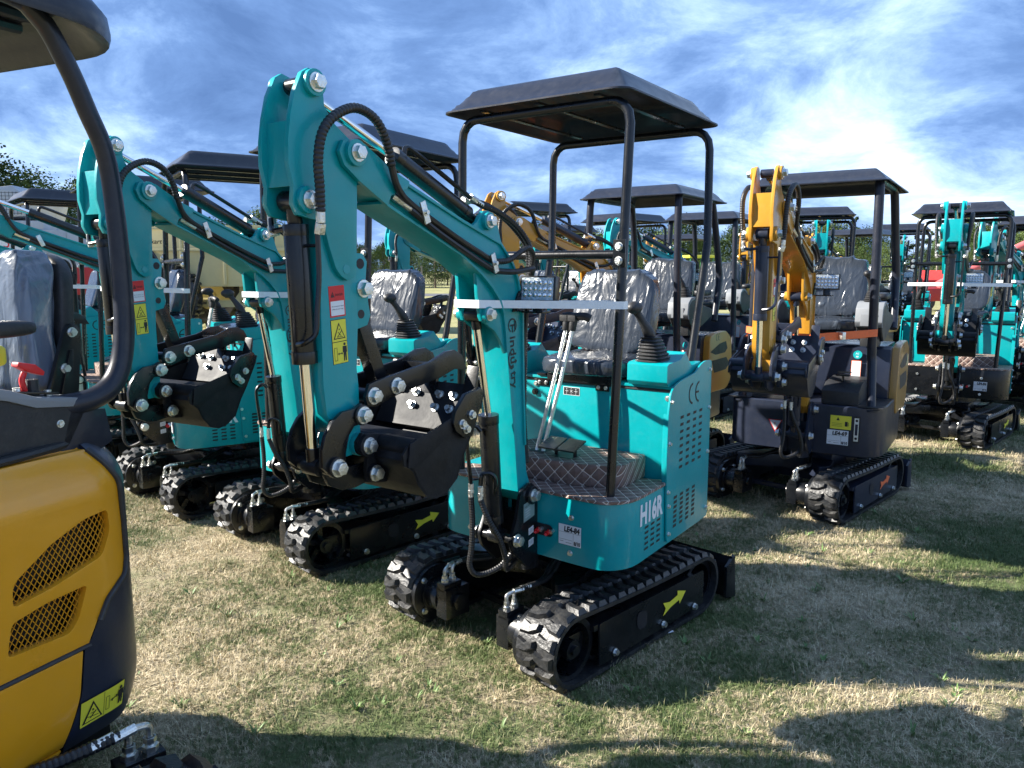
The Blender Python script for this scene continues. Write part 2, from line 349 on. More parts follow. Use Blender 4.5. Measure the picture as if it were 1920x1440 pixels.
# ---------------------------------------------------------------- crawler undercarriage (shared by every machine)
def track_path(x0, x1, r0, r1, n=20):
    # centre line: front nose centre x1 radius r1, rear x0 radius r0; both rest on the ground
    P = []
    for i in range(n + 1):
        a = -math.pi / 2 + math.pi * i / n; P.append((x1 + r1 * math.cos(a), r1 + r1 * math.sin(a)))
    m = 12
    for i in range(1, m):
        t = i / m; P.append((x1 + (x0 - x1) * t, 2 * r1 + (2 * r0 - 2 * r1) * t - .008 * math.sin(math.pi * t)))
    for i in range(n + 1):
        a = math.pi / 2 + math.pi * i / n; P.append((x0 + r0 * math.cos(a), r0 + r0 * math.sin(a)))
    for i in range(1, m):
        t = i / m; P.append((x0 + (x1 - x0) * t, 0))
    return P
def rubber_track(y0, y1, x0=-.275, x1=.605, r0=.150, r1=.158, th=.016, lug=.0175, pitch=.0625, mir=1):
    path = [V((x, 0, z)) for x, z in track_path(x0, x1, r0 - .020, r1 - .020)]; path = [p + V((0, 0, .020)) for p in path]
    n = len(path); D = [0]
    for i in range(n): D.append(D[-1] + (path[(i + 1) % n] - path[i]).length)
    Ltot = D[-1]
    def at(t):
        t %= Ltot; j = 0
        while D[j + 1] < t: j += 1
        a, b = path[j], path[(j + 1) % n]; q = (t - D[j]) / (D[j + 1] - D[j]); p = a.lerp(b, q); d = (b - a).normalized()
        return p, d, V((d.z, 0, -d.x))
    mb = MB(); K = 96; vs = []
    prof = [(0, 0), (0, 1), (.30, 1), (.38, 1), (.62, 1), (.70, 1), (1, 1), (1, 0)]
    w = y1 - y0
    for i in range(K):
        p, d, nn = at(Ltot * i / K)
        for fy, k in prof: vs.append(p + V((0, y0 + w * fy, 0)) - nn * (th * (1 - k)))
    q = len(prof); mb.add(vs, [(i * q + j, i * q + (j + 1) % q, ((i + 1) % K) * q + (j + 1) % q, ((i + 1) % K) * q + j) for i in range(K) for j in range(q)])
    cnt = int(round(Ltot / pitch)); pt = Ltot / cnt
    for i in range(cnt):
        for half in (0, 1):
            c = (i + .5 * half) * pt
            # hooked lug: 5-point footprint in (across, along)
            if half == 0: F = [(.02, -.36), (.30, -.30), (.50, -.02), (.50, .34), (.26, .16), (.02, .30)]
            else: F = [(.98, -.36), (.70, -.30), (.50, -.02), (.50, .34), (.74, .16), (.98, .30)]
            bot = []; top = []; cx = sum(a for a, b in F) / 6; cy = sum(b for a, b in F) / 6
            for a, b in F:
                p, d, nn = at(c + b * pt * 1.28); bot.append(p + V((0, y0 + w * a, 0)) - nn * .001)
                a2 = cx + (a - cx) * .80; b2 = cy + (b - cy) * .66
                p, d, nn = at(c + b2 * pt * 1.28); top.append(p + V((0, y0 + w * a2, 0)) + nn * lug)
            mb.add(bot + top, [tuple(range(6, 12)), ] + [(j, (j + 1) % 6, 6 + (j + 1) % 6, 6 + j) for j in range(6)])
        # drive lug inside
        p, d, nn = at(i * pt); ym = (y0 + y1) / 2; a = p - nn * th; b = a - nn * .016
        mb.add([a + d * s * .012 + V((0, ym + t * .02, 0)) for s in (-1, 1) for t in (-1, 1)] + [b + d * s * .007 + V((0, ym + t * .014, 0)) for s in (-1, 1) for t in (-1, 1)],
               [(4, 5, 7, 6), (0, 1, 5, 4), (2, 6, 7, 3), (0, 4, 6, 2), (1, 3, 7, 5)])
    return mb
def wheel(cx, cz, y0, y1, r, spokes=5):
    mb = MB(); ym = (y0 + y1) / 2; n = 30
    for ra, rb in ((r, r * .82),):
        vs = []
        for i in range(n):
            a = 2 * math.pi * i / n
            for rr, y in ((ra, y0), (ra, y1), (rb, y1), (rb, y0)): vs.append((cx + rr * math.cos(a), y, cz + rr * math.sin(a)))
        mb.add(vs, [(i * 4 + j, i * 4 + (j + 1) % 4, ((i + 1) % n) * 4 + (j + 1) % 4, ((i + 1) % n) * 4 + j) for i in range(n) for j in range(4)])
    for k in range(spokes):
        a = 2 * math.pi * k / spokes + .3; M = Matrix.Translation((cx, 0, cz)) @ Matrix.Rotation(-a, 4, 'Y')
        mb.box(r * .15, r * .85, ym - .012, ym + .012, -.014, .014, M)
    mb.cyl((cx, y0 + .005, cz), (cx, y1 + .006, cz), r * .30, n=18); mb.cyl((cx, y1, cz), (cx, y1 + .022, cz), r * .16, n=12)
    return mb
def undercarriage(m, frame, arrow, yc=-.04, half=.50, tw=.185, low_detail=False):
    yo = yc + half; yi = yo - tw; fo = yc - half; fi = fo + tw
    for sgn, (a, b) in ((1, (yi, yo)), (-1, (fo, fi))):
        m.part('rubber_track', rubber_track(a, b), RUB, 'u', ang=28)
        out = b if sgn > 0 else a; inn = a if sgn > 0 else b; s = sgn
        # side frame
        pl = rpoly([(-.28, .065), (.475, .048), (.475, .222), (-.275, .222)], .012)
        mb = MB().prism(pl, min(out - s * .012, out - s * .002), max(out - s * .012, out - s * .002))
        mb.box(-.27, .50, min(inn + s * .02, inn + s * .05), max(inn + s * .02, inn + s * .05), .06, .235)
        mb.box(-.27, .50, *(sorted((inn + s * .03, out - s * .01))), .195, .218)
        mb.box(-.20, .60, *(sorted((inn + s * .06, out - s * .06))), .10, .19)
        fr = m.part('track_frame', mb, frame, 'u', bevel=.002)
        pr = Print((.0, out, 0), (-s * 1, 0, 0) if s > 0 else (1, 0, 0), (0, 0, 1))
        X = (lambda x: -x) if s > 0 else (lambda x: x)
        hole = rpoly([(X(.235), .115), (X(.235), .19), (X(.165), .18), (X(.165), .105)], .028, 5); pr.poly(INK, hole, 1)
        link('frame_slot', pr.build('frame_slot'), fr)
        ar = Print((.0, out, 0), (-s * 1, 0, 0) if s > 0 else (1, 0, 0), (0, 0, 1))
        pts = [(.045, .125), (.030, .150), (.045, .172), (-.055, .168), (-.055, .186), (-.118, .152), (-.062, .118), (-.058, .136), (.0, .132)]
        pts = [(.048, .112), (.030, .140), (.050, .170), (.0, .160), (-.060, .172), (-.058, .192), (-.125, .172), (-.078, .128), (-.072, .146), (-.01, .134)]
        ar.poly(arrow, [(X(x), z) for x, z in pts], 1); link('direction_arrow', ar.build('direction_arrow'), fr)
        for bx in (.378, .043, -.20):
            link('bolt', MB().hexb((bx, out, .075), (0, s, 0), .013, .014).mesh('bolt', ZN), fr)
        # wheels
        w0, w1 = sorted((inn + s * .035, out - s * .03))
        if s < 0: w0, w1 = w1, w0
        m.part('sprocket', wheel(.605, .158, w0, w1, .122), BLACK, 'u')
        m.part('idler_wheel', wheel(-.275, .150, w0, w1, .112, 4), BLACK, 'u')
        mb = MB()
        for rx in (-.12, .05, .22, .39): mb.cyl((rx, (inn + .04 * s), .068), (rx, (out - .03 * s), .068), .034, n=18)
        m.part('bottom_rollers', mb, BLACK, 'u')
        # travel motor on the inner side of the front nose
        mb = MB(); c = (.62, .158)
        mb.cyl((c[0], inn + s * .03, c[1]), (c[0], inn - s * .022, c[1]), .122, n=36)
        mb.cyl((c[0], inn - s * .022, c[1]), (c[0], inn - s * .035, c[1]), .085, n=28)
        mb.cyl((c[0], inn - s * .035, c[1]), (c[0], inn - s * .10, c[1]), .072, n=28)
        y0, y1 = sorted((inn - s * .10, inn - s * .165)); mb.box(c[0] - .065, c[0] + .065, y0, y1, c[1] - .068, c[1] + .062)
        mb.cyl((c[0], inn - s * .165, c[1]), (c[0], inn - s * .185, c[1]), .035, n=18)
        y0, y1 = sorted((inn - s * .105, inn - s * .155)); mb.box(c[0] - .03, c[0] + .065, y0, y1, c[1] + .05, c[1] + .085)
        mo = m.part('travel_motor', mb, BLACK, 'u', bevel=.003)
        for k in range(4):
            a = R(45 + 90 * k); link('bolt', MB().hexb((c[0] + .098 * math.cos(a), inn - s * .022, c[1] + .098 * math.sin(a)), (0, -s, 0), .011, .014).mesh('bolt', ZN), mo)
        for q in (0, 1):
            x = c[0] + .0 + .042 * q; y = inn - s * .13; z = c[1] + .085
            ft = MB().cyl((x, y, z), (x, y, z + .012), .017, n=6).cyl((x, y, z + .012), (x, y, z + .03), .010, n=12).cyl((x, y, z + .018), (x, y, z + .030), .013, n=6)
            ft.tube([(x, y, z + .03), (x - .002, y, z + .055), (x - .03, y + s * .008, z + .066)], .0075, 8, 4).cyl((x - .03, y + s * .008, z + .066), (x - .075, y + s * .015, z + .064), .011, n=8)
            link('hose_fitting', ft.mesh('hose_fitting', ZN), mo)
            hs = MB().spiral([(x - .06, y + s * .012, z + .065), (x - .14, y + s * .01, z + .060), (x - .24, y - s * .02, z + .05), (x - .33, y - s * .06, z + .07), (.16, s * .04, .34)], .0125, 9)
            link('hose', hs.mesh('hose', HOSE), mo)
    # centre frame and slew ring
    mb = MB()
    mb.prism(rpoly([(-.27, .30 + yc), (-.17, .14), (-.17, -.14), (-.27, -.30 + yc), (-.12, -.32 + yc), (.0, -.20), (.12, -.20), (.38, -.34 + yc), (.46, -.33 + yc), (.30, -.10), (.30, .05), (.46, .26 + yc), (.38, .30 + yc), (.12, .18), (.0, .18), (-.12, .30 + yc)], .01, 1), .215, .30, 'z')
    mb.box(-.20, .22, -.20, .20, .14, .335)
    mb.box(.40, .425, fi - .01, yi + .01, .095, .125)
    m.part('centre_frame', mb, frame, 'u', bevel=.003)
    m.part('slew_ring', MB().cyl((0, 0, .335), (0, 0, .385), .21, n=40).cyl((0, 0, .385), (0, 0, .43), .235, n=40), BLACK, 'u')
    # dozer blade
    prof = [(-.60, .0), (-.565, .015), (-.545, .07), (-.545, .14), (-.565, .205), (-.555, .21), (-.532, .145), (-.532, .065), (-.555, .005)]
    mb = MB().prism([(x + .035, z + .008) for x, z in prof], fo - .005, yo + .005)
    for y in (fo, yo): mb.prism([(-.56, .012), (-.47, .03), (-.47, .18), (-.54, .222)], y - .008, y + .008)
    bl = m.part('dozer_blade', mb, frame, 'u', bevel=.002)
    mb = MB()
    for y in (-.13, .09): mb.box(-.52, -.15, y - .02, y + .02, .08, .15)
    link('blade_arm', mb.mesh('blade_arm', frame, .003), bl)

# ---------------------------------------------------------------- boom, arm, thumb and bucket
BOOMSIDE = [(1.30, 1.835), (1.192, 1.796), (.965, 1.716), (.75, 1.648), (.722, 1.622), (.675, 1.578), (.642, 1.525), (.622, 1.46), (.608, 1.39), (.603, 1.124), (.598, 1.0), (.590, .887), (.578, .78), (.560, .735), (.545, .69),
            (.552, .665), (.575, .655), (.60, .672), (.636, .71), (.649, .829), (.661, .935), (.678, 1.04), (.696, 1.18), (.709, 1.281), (.716, 1.34), (.728, 1.40), (.755, 1.455), (.80, 1.50), (.86, 1.545), (.971, 1.608), (1.325, 1.753), (1.40, 1.79), (1.40, 1.86)]
BEAR = [(1.455, 1.905), (1.416, 1.898), (1.306, 1.838), (1.235, 1.812), (1.245, 1.79), (1.315, 1.765), (1.33, 1.735), (1.44, 1.795), (1.494, 1.832), (1.511, 1.868), (1.495, 1.898)]
ARMP = [(1.614, 2.052), (1.592, 2.066), (1.564, 2.06), (1.547, 2.036), (1.543, 1.98), (1.516, 1.943), (1.445, 1.898), (1.430, 1.856), (1.433, 1.79), (1.438, 1.68), (1.445, 1.545), (1.455, 1.53), (1.48, 1.522), (1.503, 1.535), (1.521, 1.556),
        (1.543, 1.616), (1.561, 1.682), (1.60, 1.684), (1.645, 1.692), (1.660, 1.72), (1.655, 1.765), (1.668, 1.82), (1.666, 1.88), (1.656, 1.94), (1.640, 2.0)]
ARMB = [(1.558, 1.70), (1.562, 1.56), (1.566, 1.423), (1.566, 1.238), (1.558, 1.151), (1.540, 1.12), (1.510, 1.085), (1.515, 1.03), (1.490, 1.018), (1.462, 1.02), (1.433, 1.05), (1.433, 1.098), (1.435, 1.219), (1.440, 1.27), (1.430, 1.40), (1.435, 1.56), (1.438, 1.70)]
THBR = [(1.442, 1.60), (1.402, 1.598), (1.386, 1.575), (1.393, 1.52), (1.379, 1.505), (1.386, 1.462), (1.377, 1.42), (1.390, 1.392), (1.440, 1.38)]
BKT = [(1.403, 1.052), (1.203, 1.099), (1.058, 1.123), (1.112, 1.032), (1.147, .983), (1.182, .914), (1.232, .882), (1.28, .873), (1.326, .889), (1.363, .933), (1.383, .976), (1.419, .996), (1.425, 1.03)]
SHELL = [(1.30, 1.07), (1.36, 1.055), (1.40, 1.035), (1.413, 1.01), (1.40, .985), (1.383, .972), (1.363, .928), (1.326, .884), (1.28, .868), (1.232, .877), (1.182, .909), (1.147, .978), (1.112, 1.028), (1.052, 1.13), (1.040, 1.165)]
THUMB = [(1.432, 1.185), (1.416, 1.222), (1.388, 1.228), (1.144, 1.262), (1.067, 1.288), (1.023, 1.290), (.985, 1.270), (.957, 1.218), (.988, 1.221), (1.024, 1.226), (1.095, 1.206), (1.296, 1.176), (1.362, 1.160), (1.391, 1.150), (1.425, 1.160)]
CLINK = [(1.482, 1.16), (1.455, 1.172), (1.432, 1.155), (1.428, 1.125), (1.450, 1.112), (1.485, 1.11), (1.505, 1.088), (1.520, 1.04), (1.520, .995), (1.545, .975), (1.578, .985), (1.606, 1.012), (1.606, 1.06), (1.592, 1.10), (1.567, 1.133), (1.529, 1.157)]
LPLATE = [(1.565, 1.03), (1.582, 1.0), (1.555, .945), (1.506, .922), (1.46, .918), (1.41, .925), (1.385, .955), (1.40, .985), (1.45, .985), (1.50, .985), (1.53, 1.03)]
def shellpoly(pts, th):
    out = []; n = len(pts)
    for i, p in enumerate(pts):
        a = V(pts[max(i - 1, 0)]); b = V(pts[min(i + 1, n - 1)]); d = (b - a).normalized(); out.append((p[0] + d.y * th, p[1] - d.x * th))
    return list(pts) + out[::-1]
def boomset(m, paint, black, logo=True, side_dark=None):
    g = 'b'; P = m.part
    mb = MB().prism(BOOMSIDE, -.058, .058)
    boom = P('boom', mb, paint, g, bevel=.003)
    link('boom_ear', MB().prism(BEAR, .064, .078).prism(BEAR, -.078, -.064).cyl((1.457, .055, 1.868), (1.457, .092, 1.868), .036, n=24).cyl((1.457, -.055, 1.868), (1.457, -.092, 1.868), .036, n=24).mesh('boom_ear', paint, .002), boom)
    # flange strips along top and bottom edges
    top = [(1.30, 1.835), (.965, 1.716), (.75, 1.648), (.675, 1.578), (.642, 1.525), (.622, 1.46), (.608, 1.39), (.603, 1.124), (.590, .887)]
    bot = [(1.33, 1.75), (.971, 1.606), (.86, 1.543), (.80, 1.498), (.755, 1.453), (.728, 1.40)]
    mb = MB()
    for pl, t in ((top, -.010), (bot, -.010)): mb.prism(shellpoly(pl, t), -.066, .066)
    link('boom_flange', mb.mesh('boom_flange', paint, .002), boom)
    lug = [(.948, 1.702), (.893, 1.700), (.868, 1.715), (.855, 1.735), (.835, 1.752), (.810, 1.755), (.780, 1.748), (.757, 1.72), (.735, 1.66), (.70, 1.60), (.92, 1.66)]
    mb = MB()
    for s in (-1, 1): mb.prism(lug, *sorted((s * .034, s * .050))).cyl((.818, s * .03, 1.718), (.818, s * .066, 1.718), .030, n=22)
    link('cylinder_bracket', mb.mesh('cylinder_bracket', paint, .002), boom)
    gus = [(.875, 1.55), (.868, 1.46), (.858, 1.41), (.845, 1.375), (.82, 1.365), (.80, 1.352), (.772, 1.338), (.735, 1.30), (.703, 1.245), (.692, 1.26), (.70, 1.40), (.74, 1.46), (.80, 1.51)]
    mb = MB()
    for s in (-1, 1): mb.prism(gus, *sorted((s * .034, s * .048))).cyl((.822, s * .03, 1.397), (.822, s * .066, 1.397), .028, n=22)
    link('lift_bracket', mb.mesh('lift_bracket', paint, .002), boom)
    if logo:
        pr = Print((.704, .0585, 1.372), (-.06, 0, -1.0), (-1, 0, .06))
        # letters run down the boom: right vector = down, up vector = towards the front
        D = pr; c0 = .024
        D.disc(INK, c0, .028, .027, 1, 18, .0215, R(20), R(330)); D.poly(INK, [(c0 - .004, .014), (c0 + .002, .014), (c0 + .002, .044), (c0 - .004, .044)]); D.poly(INK, [(c0, .026), (c0 + .026, .024), (c0 + .026, .030), (c0, .032)])
        D.poly(INK, [(c0 - .016, .040), (c0 + .018, .040), (c0 + .018, .045), (c0 - .016, .045)])
        D.text(INK, 'indu', .062, .010, .052, wid=.100, bold=.018); D.text(INK, 'try', .194, .010, .052, wid=.066, bold=.018)
        arc = [(.118, .006), (.135, -.004), (.160, -.006), (.180, .002), (.186, .014), (.180, .028), (.168, .026), (.172, .014), (.168, .005), (.155, .000), (.136, .001), (.122, .009)]
        D.poly(INK, arc); D.poly(INK, [(.150, .040), (.158, .050), (.168, .040), (.158, .034)])
        link('boom_logo', D.build('boom_logo'), boom)
    for x, z, r in ((1.457, 1.868, .020), (.818, 1.718, .019), (.822, 1.397, .019)):
        y = .092 if x > 1 else .066
        for s in (1, -1): link('pin_bolt', MB().hexb((x, s * y, z), (0, s, 0), r, .020).mesh('pin_bolt', ZN, .0015), boom)
    # arm
    mb = MB().prism(ARMB, -.045, .045)
    for s in (-1, 1): mb.prism(ARMP, *sorted((s * .045, s * .061)))
    mb.prism([(1.648, 1.93), (1.636, 1.93), (1.640, 1.765), (1.652, 1.765)], -.046, .046)
    for s in (-1, 1):
        mb.cyl((1.581, s * .055, 2.030), (1.581, s * .076, 2.030), .034, n=24); mb.cyl((1.615, s * .055, 1.732), (1.615, s * .076, 1.732), .036, n=24)
        mb.cyl((1.445, s * .04, 1.048), (1.445, s * .062, 1.048), .034, n=22)
        mb.prism(THBR, *sorted((s * .028, s * .043)))
    arm = P('arm', mb, paint, g, bevel=.0022)
    for x, z, y, r in ((1.581, 2.030, .076, .020), (1.615, 1.732, .076, .020)):
        for s in (1, -1): link('pin_bolt', MB().hexb((x, s * y, z), (0, s, 0), r, .022).mesh('pin_bolt', ZN, .0015), arm)
    link('pin_bolt', MB().hexb((1.405, .043, 1.498), (0, 1, 0), .021, .026).mesh('pin_bolt', ZN, .0015), arm)
    link('pin_hole', MB().cyl((1.415, .0425, 1.425), (1.415, .0437, 1.425), .013, n=18).cyl((1.413, .0425, 1.569), (1.413, .0437, 1.569), .015, n=18).cyl((1.545, .0445, 1.127), (1.545, .0455, 1.127), .009, n=14).mesh('pin_hole', INK), arm)
    link('pin_boss', MB().cyl((1.483, .060, 1.553), (1.483, .0625, 1.553), .013, n=18).mesh('pin_boss', paint), arm)
    if logo or True:
        pr = Print((1.534, .0455, 1.420), (-.057, 0, .004), (.004, 0, .086))
        pr.sheet(RED); pr.sheet(WHITE, .004, .004, .053, .044, 1, .0002); pr.poly(INK, [(.006, .055), (.020, .055), (.013, .071)], 1); pr.text(INK, 'DANGER', .022, .058, .0095, 1, .028, bold=.01)
        pr.text(INK, 'Do not work or stand', .007, .028, .0052, 2, .043); pr.text(INK, 'within the arm range', .007, .020, .0052, 2, .043)
        pr.text(RED, '!', .0115, .057, .012, 2)
        link('danger_sticker', pr.build('danger_sticker'), arm)
        pr = Print((1.528, .0455, 1.288), (-.056, 0, .004), (.006, 0, .125))
        pr.sheet(INK); pr.sheet(YV, .0012, .0012, .0548, .0610, 1, .0002); pr.sheet(YV, .0012, .0632, .0548, .1235, 1, .0002)
        pr.poly(INK, [(.006, .070), (.050, .070), (.028, .116)], 2); pr.poly(YV, [(.0105, .0728), (.0455, .0728), (.028, .1095)], 3)
        pr.line(INK, .020, .076, .036, .092, .0022, 4); pr.line(INK, .022, .090, .034, .078, .0018, 4); pr.disc(INK, .028, .097, .0022, 4, 10); pr.line(INK, .017, .076, .040, .076, .0014, 4)
        pr.line(INK, .006, .010, .006, .046, .0012, 2); pr.line(INK, .016, .010, .016, .046, .0012, 2); pr.line(INK, .006, .010, .016, .010, .0012, 2); pr.line(INK, .006, .046, .016, .046, .0012, 2)
        pr.line(INK, .021, .028, .034, .028, .0024, 2); pr.poly(INK, [(.018, .028), (.023, .024), (.023, .032)], 2); pr.poly(INK, [(.037, .028), (.032, .024), (.032, .032)], 2)
        pr.poly(INK, [(.039, .006), (.043, .006), (.0445, .028), (.046, .006), (.050, .006), (.050, .030), (.0525, .030), (.052, .048), (.037, .048), (.0365, .030), (.039, .030)], 2); pr.disc(INK, .0445, .0535, .0042, 2, 12)
        link('warning_sticker', pr.build('warning_sticker'), arm)
    # hydraulic cylinders
    def cylr(name, e0, b0, b1, e1, rb, rr, bosses=()):
        e0, b0, b1, e1 = V(e0), V(b0), V(b1), V(e1); mb = MB().cyl(b0, b1, rb, n=28); d = (b1 - b0).normalized()
        mb.cyl(b0 - d * .004, b0 + d * .03, rb * 1.07, n=28)
        mb.cyl(b1 - d * .03, b1, rb * 1.04, n=28); mb.cyl(b1, e1, rb * .62, n=14); mb.cyl(e1 - V((0, .03, 0)), e1 + V((0, .03, 0)), rb * .85, n=20)
        c = P(name, mb, black, g, bevel=.0015)
        q = MB().cyl(e0 + (b0 - e0).normalized() * .03, b0 + d * .005, rr, n=20); link('piston_rod', q.mesh('piston_rod', CHR), c)
        q = MB().cyl(e0 - V((0, .03, 0)), e0 + V((0, .03, 0)), rb * .78, n=20).cyl(e0, e0 + (b0 - e0).normalized() * .055, rr * 1.25, n=16); link('rod_eye', q.mesh('rod_eye', black, .001), c)
        return c
    c = cylr('boom_cylinder', (1.581, 0, 2.030), (1.222, 0, 1.893), (.865, 0, 1.742), (.818, 0, 1.718), .0275, .0135)
    pipe = MB().tube([(1.175, 0, 1.895), (1.165, 0, 1.925), (1.12, 0, 1.915), (.93, .0, 1.835), (.835, 0, 1.795)], .0085, 8, 5)
    link('pipe', pipe.mesh('pipe', black), c)
    c = cylr('arm_cylinder', (1.572, 0, 1.000), (1.590, 0, 1.300), (1.604, 0, 1.672), (1.612, 0, 1.732), .033, .0165)
    pipe = MB().tube([(1.628, .02, 1.352), (1.635, .060, 1.36), (1.615, .078, 1.385), (1.608, .080, 1.45), (1.600, .082, 1.54), (1.602, .084, 1.66)], .0075, 8, 5).tube([(1.60, .03, 1.615), (1.602, .08, 1.615)], .005, 6, 2)
    pipe.tube([(1.625, -.02, 1.66), (1.63, -.06, 1.655), (1.615, -.085, 1.665), (1.608, -.095, 1.69)], .0075, 8, 5)
    link('pipe', pipe.mesh('pipe', black), c)
    c = cylr('lift_cylinder', (.822, 0, 1.397), (.745, 0, 1.018), (.714, 0, .60), (.690, 0, .540), .0365, .0145)
    pipe = MB().tube([(.785, -.005, .965), (.80, -.02, .985), (.822, -.035, .965), (.825, -.038, .92), (.805, -.038, .76)], .008, 8, 5).tube([(.77, -.02, .78), (.81, -.036, .78)], .004, 6, 2)
    pipe.tube([(.735, .015, .70), (.748, .030, .74), (.752, .034, .785), (.765, .020, .805), (.785, .0, .80), (.79, -.005, .76)], .0085, 8, 5)
    link('pipe', pipe.mesh('pipe', black), c)
    mb = MB()
    for x, y, z in ((.805, -.038, .745), (.79, -.005, .735)): mb.cyl((x, y, z + .02), (x, y, z), .011, n=6).cyl((x, y, z), (x, y, z - .03), .009, n=12).cyl((x, y, z - .004), (x, y, z - .016), .012, n=6)
    link('hose_fitting', mb.mesh('hose_fitting', ZN), c)
    h = MB().spiral([(.805, -.038, .715), (.80, -.036, .62), (.80, -.04, .52), (.80, -.05, .44), (.77, -.03, .40), (.71, .03, .43), (.62, .05, .50), (.55, .03, .55)], .0115, 9)
    h.spiral([(.79, -.005, .705), (.775, .02, .63), (.74, .045, .55), (.715, .055, .47), (.70, .045, .42), (.64, .02, .40), (.52, .0, .42)], .0115, 9)
    P('hose', h, HOSE, g)
    # looping hoses over the arm pivot
    mb = MB().spiral([(1.603, .100, 1.70), (1.606, .104, 1.76), (1.612, .108, 1.83), (1.598, .112, 1.90), (1.555, .114, 1.948), (1.483, .114, 1.978), (1.41, .112, 1.962), (1.362, .108, 1.91), (1.335, .10, 1.845)], .0135, 10, .012)
    mb.tube([(1.335, .10, 1.845), (1.31, .092, 1.80), (1.28, .086, 1.77), (1.24, .082, 1.748), (1.17, .078, 1.718), (1.0, .074, 1.650), (.85, .074, 1.595), (.80, .078, 1.577)], .0105, 9, 5)
    mb.tube([(1.235, .078, 1.730), (1.10, .072, 1.668), (.90, .072, 1.585), (.80, .078, 1.545)], .0105, 9, 5)
    P('hose', mb, HOSE, g)
    mb = MB().spiral([(1.603, -.100, 1.70), (1.606, -.104, 1.76), (1.612, -.108, 1.83), (1.598, -.112, 1.90), (1.555, -.114, 1.948), (1.483, -.114, 1.978), (1.41, -.112, 1.962), (1.362, -.108, 1.91), (1.31, -.09, 1.80)], .0135, 10, .012)
    P('hose', mb, HOSE, g)
    for s in (1, -1): P('hose_fitting', MB().cyl((1.603, s * .10, 1.715), (1.602, s * .098, 1.672), .0125, n=10).cyl((1.602, s * .098, 1.672), (1.601, s * .09, 1.645), .0155, n=6), ZN, g, bevel=.001)
    P('hose_fitting', MB().cyl((1.305, .072, 1.766), (1.265, .074, 1.746), .012, n=6).cyl((1.27, .074, 1.748), (1.225, .076, 1.728), .0105, n=10), ZN, g, bevel=.001)
    for x, z in ((1.180, 1.725), (.823, 1.575)):
        M = Matrix.Translation((x, .088, z)) @ Matrix.Rotation(R(22), 4, 'Y'); c = P('hose_clamp', MB().box(-.012, .012, -.003, .003, -.034, .034, M), ZN, g, bevel=.001)
        link('bolt', MB().hexb((x, .091, z), (0, 1, 0), .008, .010).mesh('bolt', ZN), c)
    mb = MB().spiral([(.835, .0, 1.795), (.79, .01, 1.775), (.72, .03, 1.755), (.62, .05, 1.70), (.555, .06, 1.62), (.55, .05, 1.52), (.545, .03, 1.40), (.54, .02, 1.1), (.53, .01, .82), (.52, 0, .70)], .0115, 8)
    mb.spiral([(.85, -.02, 1.79), (.79, -.02, 1.79), (.70, -.01, 1.77), (.60, .02, 1.70), (.545, .04, 1.62), (.535, .03, 1.50), (.545, .0, 1.38), (.54, -.01, 1.1), (.53, -.02, .82), (.52, -.02, .70)], .0115, 8)
    mb.spiral([(.81, .078, 1.580), (.74, .088, 1.585), (.68, .098, 1.615), (.63, .10, 1.63), (.585, .09, 1.60), (.57, .06, 1.52), (.555, .03, 1.40), (.55, .02, 1.1), (.535, .03, .80)], .0105, 8)
    mb.tube([(.81, .078, 1.548), (.72, .098, 1.545), (.62, .105, 1.555), (.575, .08, 1.545), (.56, .05, 1.45), (.56, .02, 1.1), (.545, .02, .80)], .0105, 8, 6)
    P('hose', mb, HOSE, g)
    P('hose_fitting', MB().cyl((.845, 0, 1.80), (.815, .004, 1.788), .013, n=8).cyl((.86, -.02, 1.79), (.825, -.02, 1.79), .013, n=8).cyl((.815, .004, 1.788), (.79, .01, 1.776), .011, n=12), ZN, g)
    # boom post
    br = rpoly([(.607, .728), (.575, .738), (.548, .715), (.543, .655), (.480, .62), (.470, .43), (.60, .40), (.70, .49), (.716, .54), (.695, .575), (.674, .615), (.652, .70), (.632, .722)], .012)
    mb = MB()
    for s in (-1, 1): mb.prism(br, *sorted((s * .066, s * .080))).cyl((.575, s * .06, .686), (.575, s * .09, .686), .036, n=24)
    mb.box(.455, .56, -.066, .066, .41, .60); mb.cyl((.50, 0, .36), (.50, 0, .66), .055, n=24); mb.cyl((.690, -.085, .537), (.690, .085, .537), .018, n=16)
    po = P('swing_post', mb, black, g, bevel=.002)
    for x, z in ((.575, .686), (.690, .537)):
        for s in (1, -1): link('pin_bolt', MB().hexb((x, s * .090, z), (0, s, 0), .021, .024).mesh('pin_bolt', ZN, .0015), po)
    if logo:
        pr = Print((.63, .0805, .588), (-.075, 0, .012), (0, 0, .072)); pr.sheet(SLIV); pr.text(INK, 'Single Operations', .006, .056, .008, 1, .06)
        for k in range(4): pr.line(WHITE, .010, .046 - k * .010, .040 + .006 * (k % 2), .046 - k * .010, .0026, 1)
        link('name_plate', pr.build('name_plate'), po)
        for z0 in (.528, .480):
            pr = Print((.595, .0805, z0), (-.034, 0, .006), (0, 0, .027)); pr.sheet(WHITE)
            for k in range(4): pr.line(INK, .003, .006 + k * .005, .030, .006 + k * .005, .0009, 1)
            link('rating_sticker', pr.build('rating_sticker'), po)
    # linkage
    mb = MB()
    for s in (-1, 1): mb.prism(CLINK, *sorted((s * .063, s * .076)))
    mb.cyl((1.560, -.063, 1.005), (1.560, .063, 1.005), .026, n=22)
    for s in (-1, 1): mb.cyl((1.560, s * .07, 1.005), (1.560, s * .086, 1.005), .030, n=20).cyl((1.455, s * .07, 1.138), (1.455, s * .082, 1.138), .030, n=20)
    lk = P('curved_link', mb, black, g, bevel=.0018)
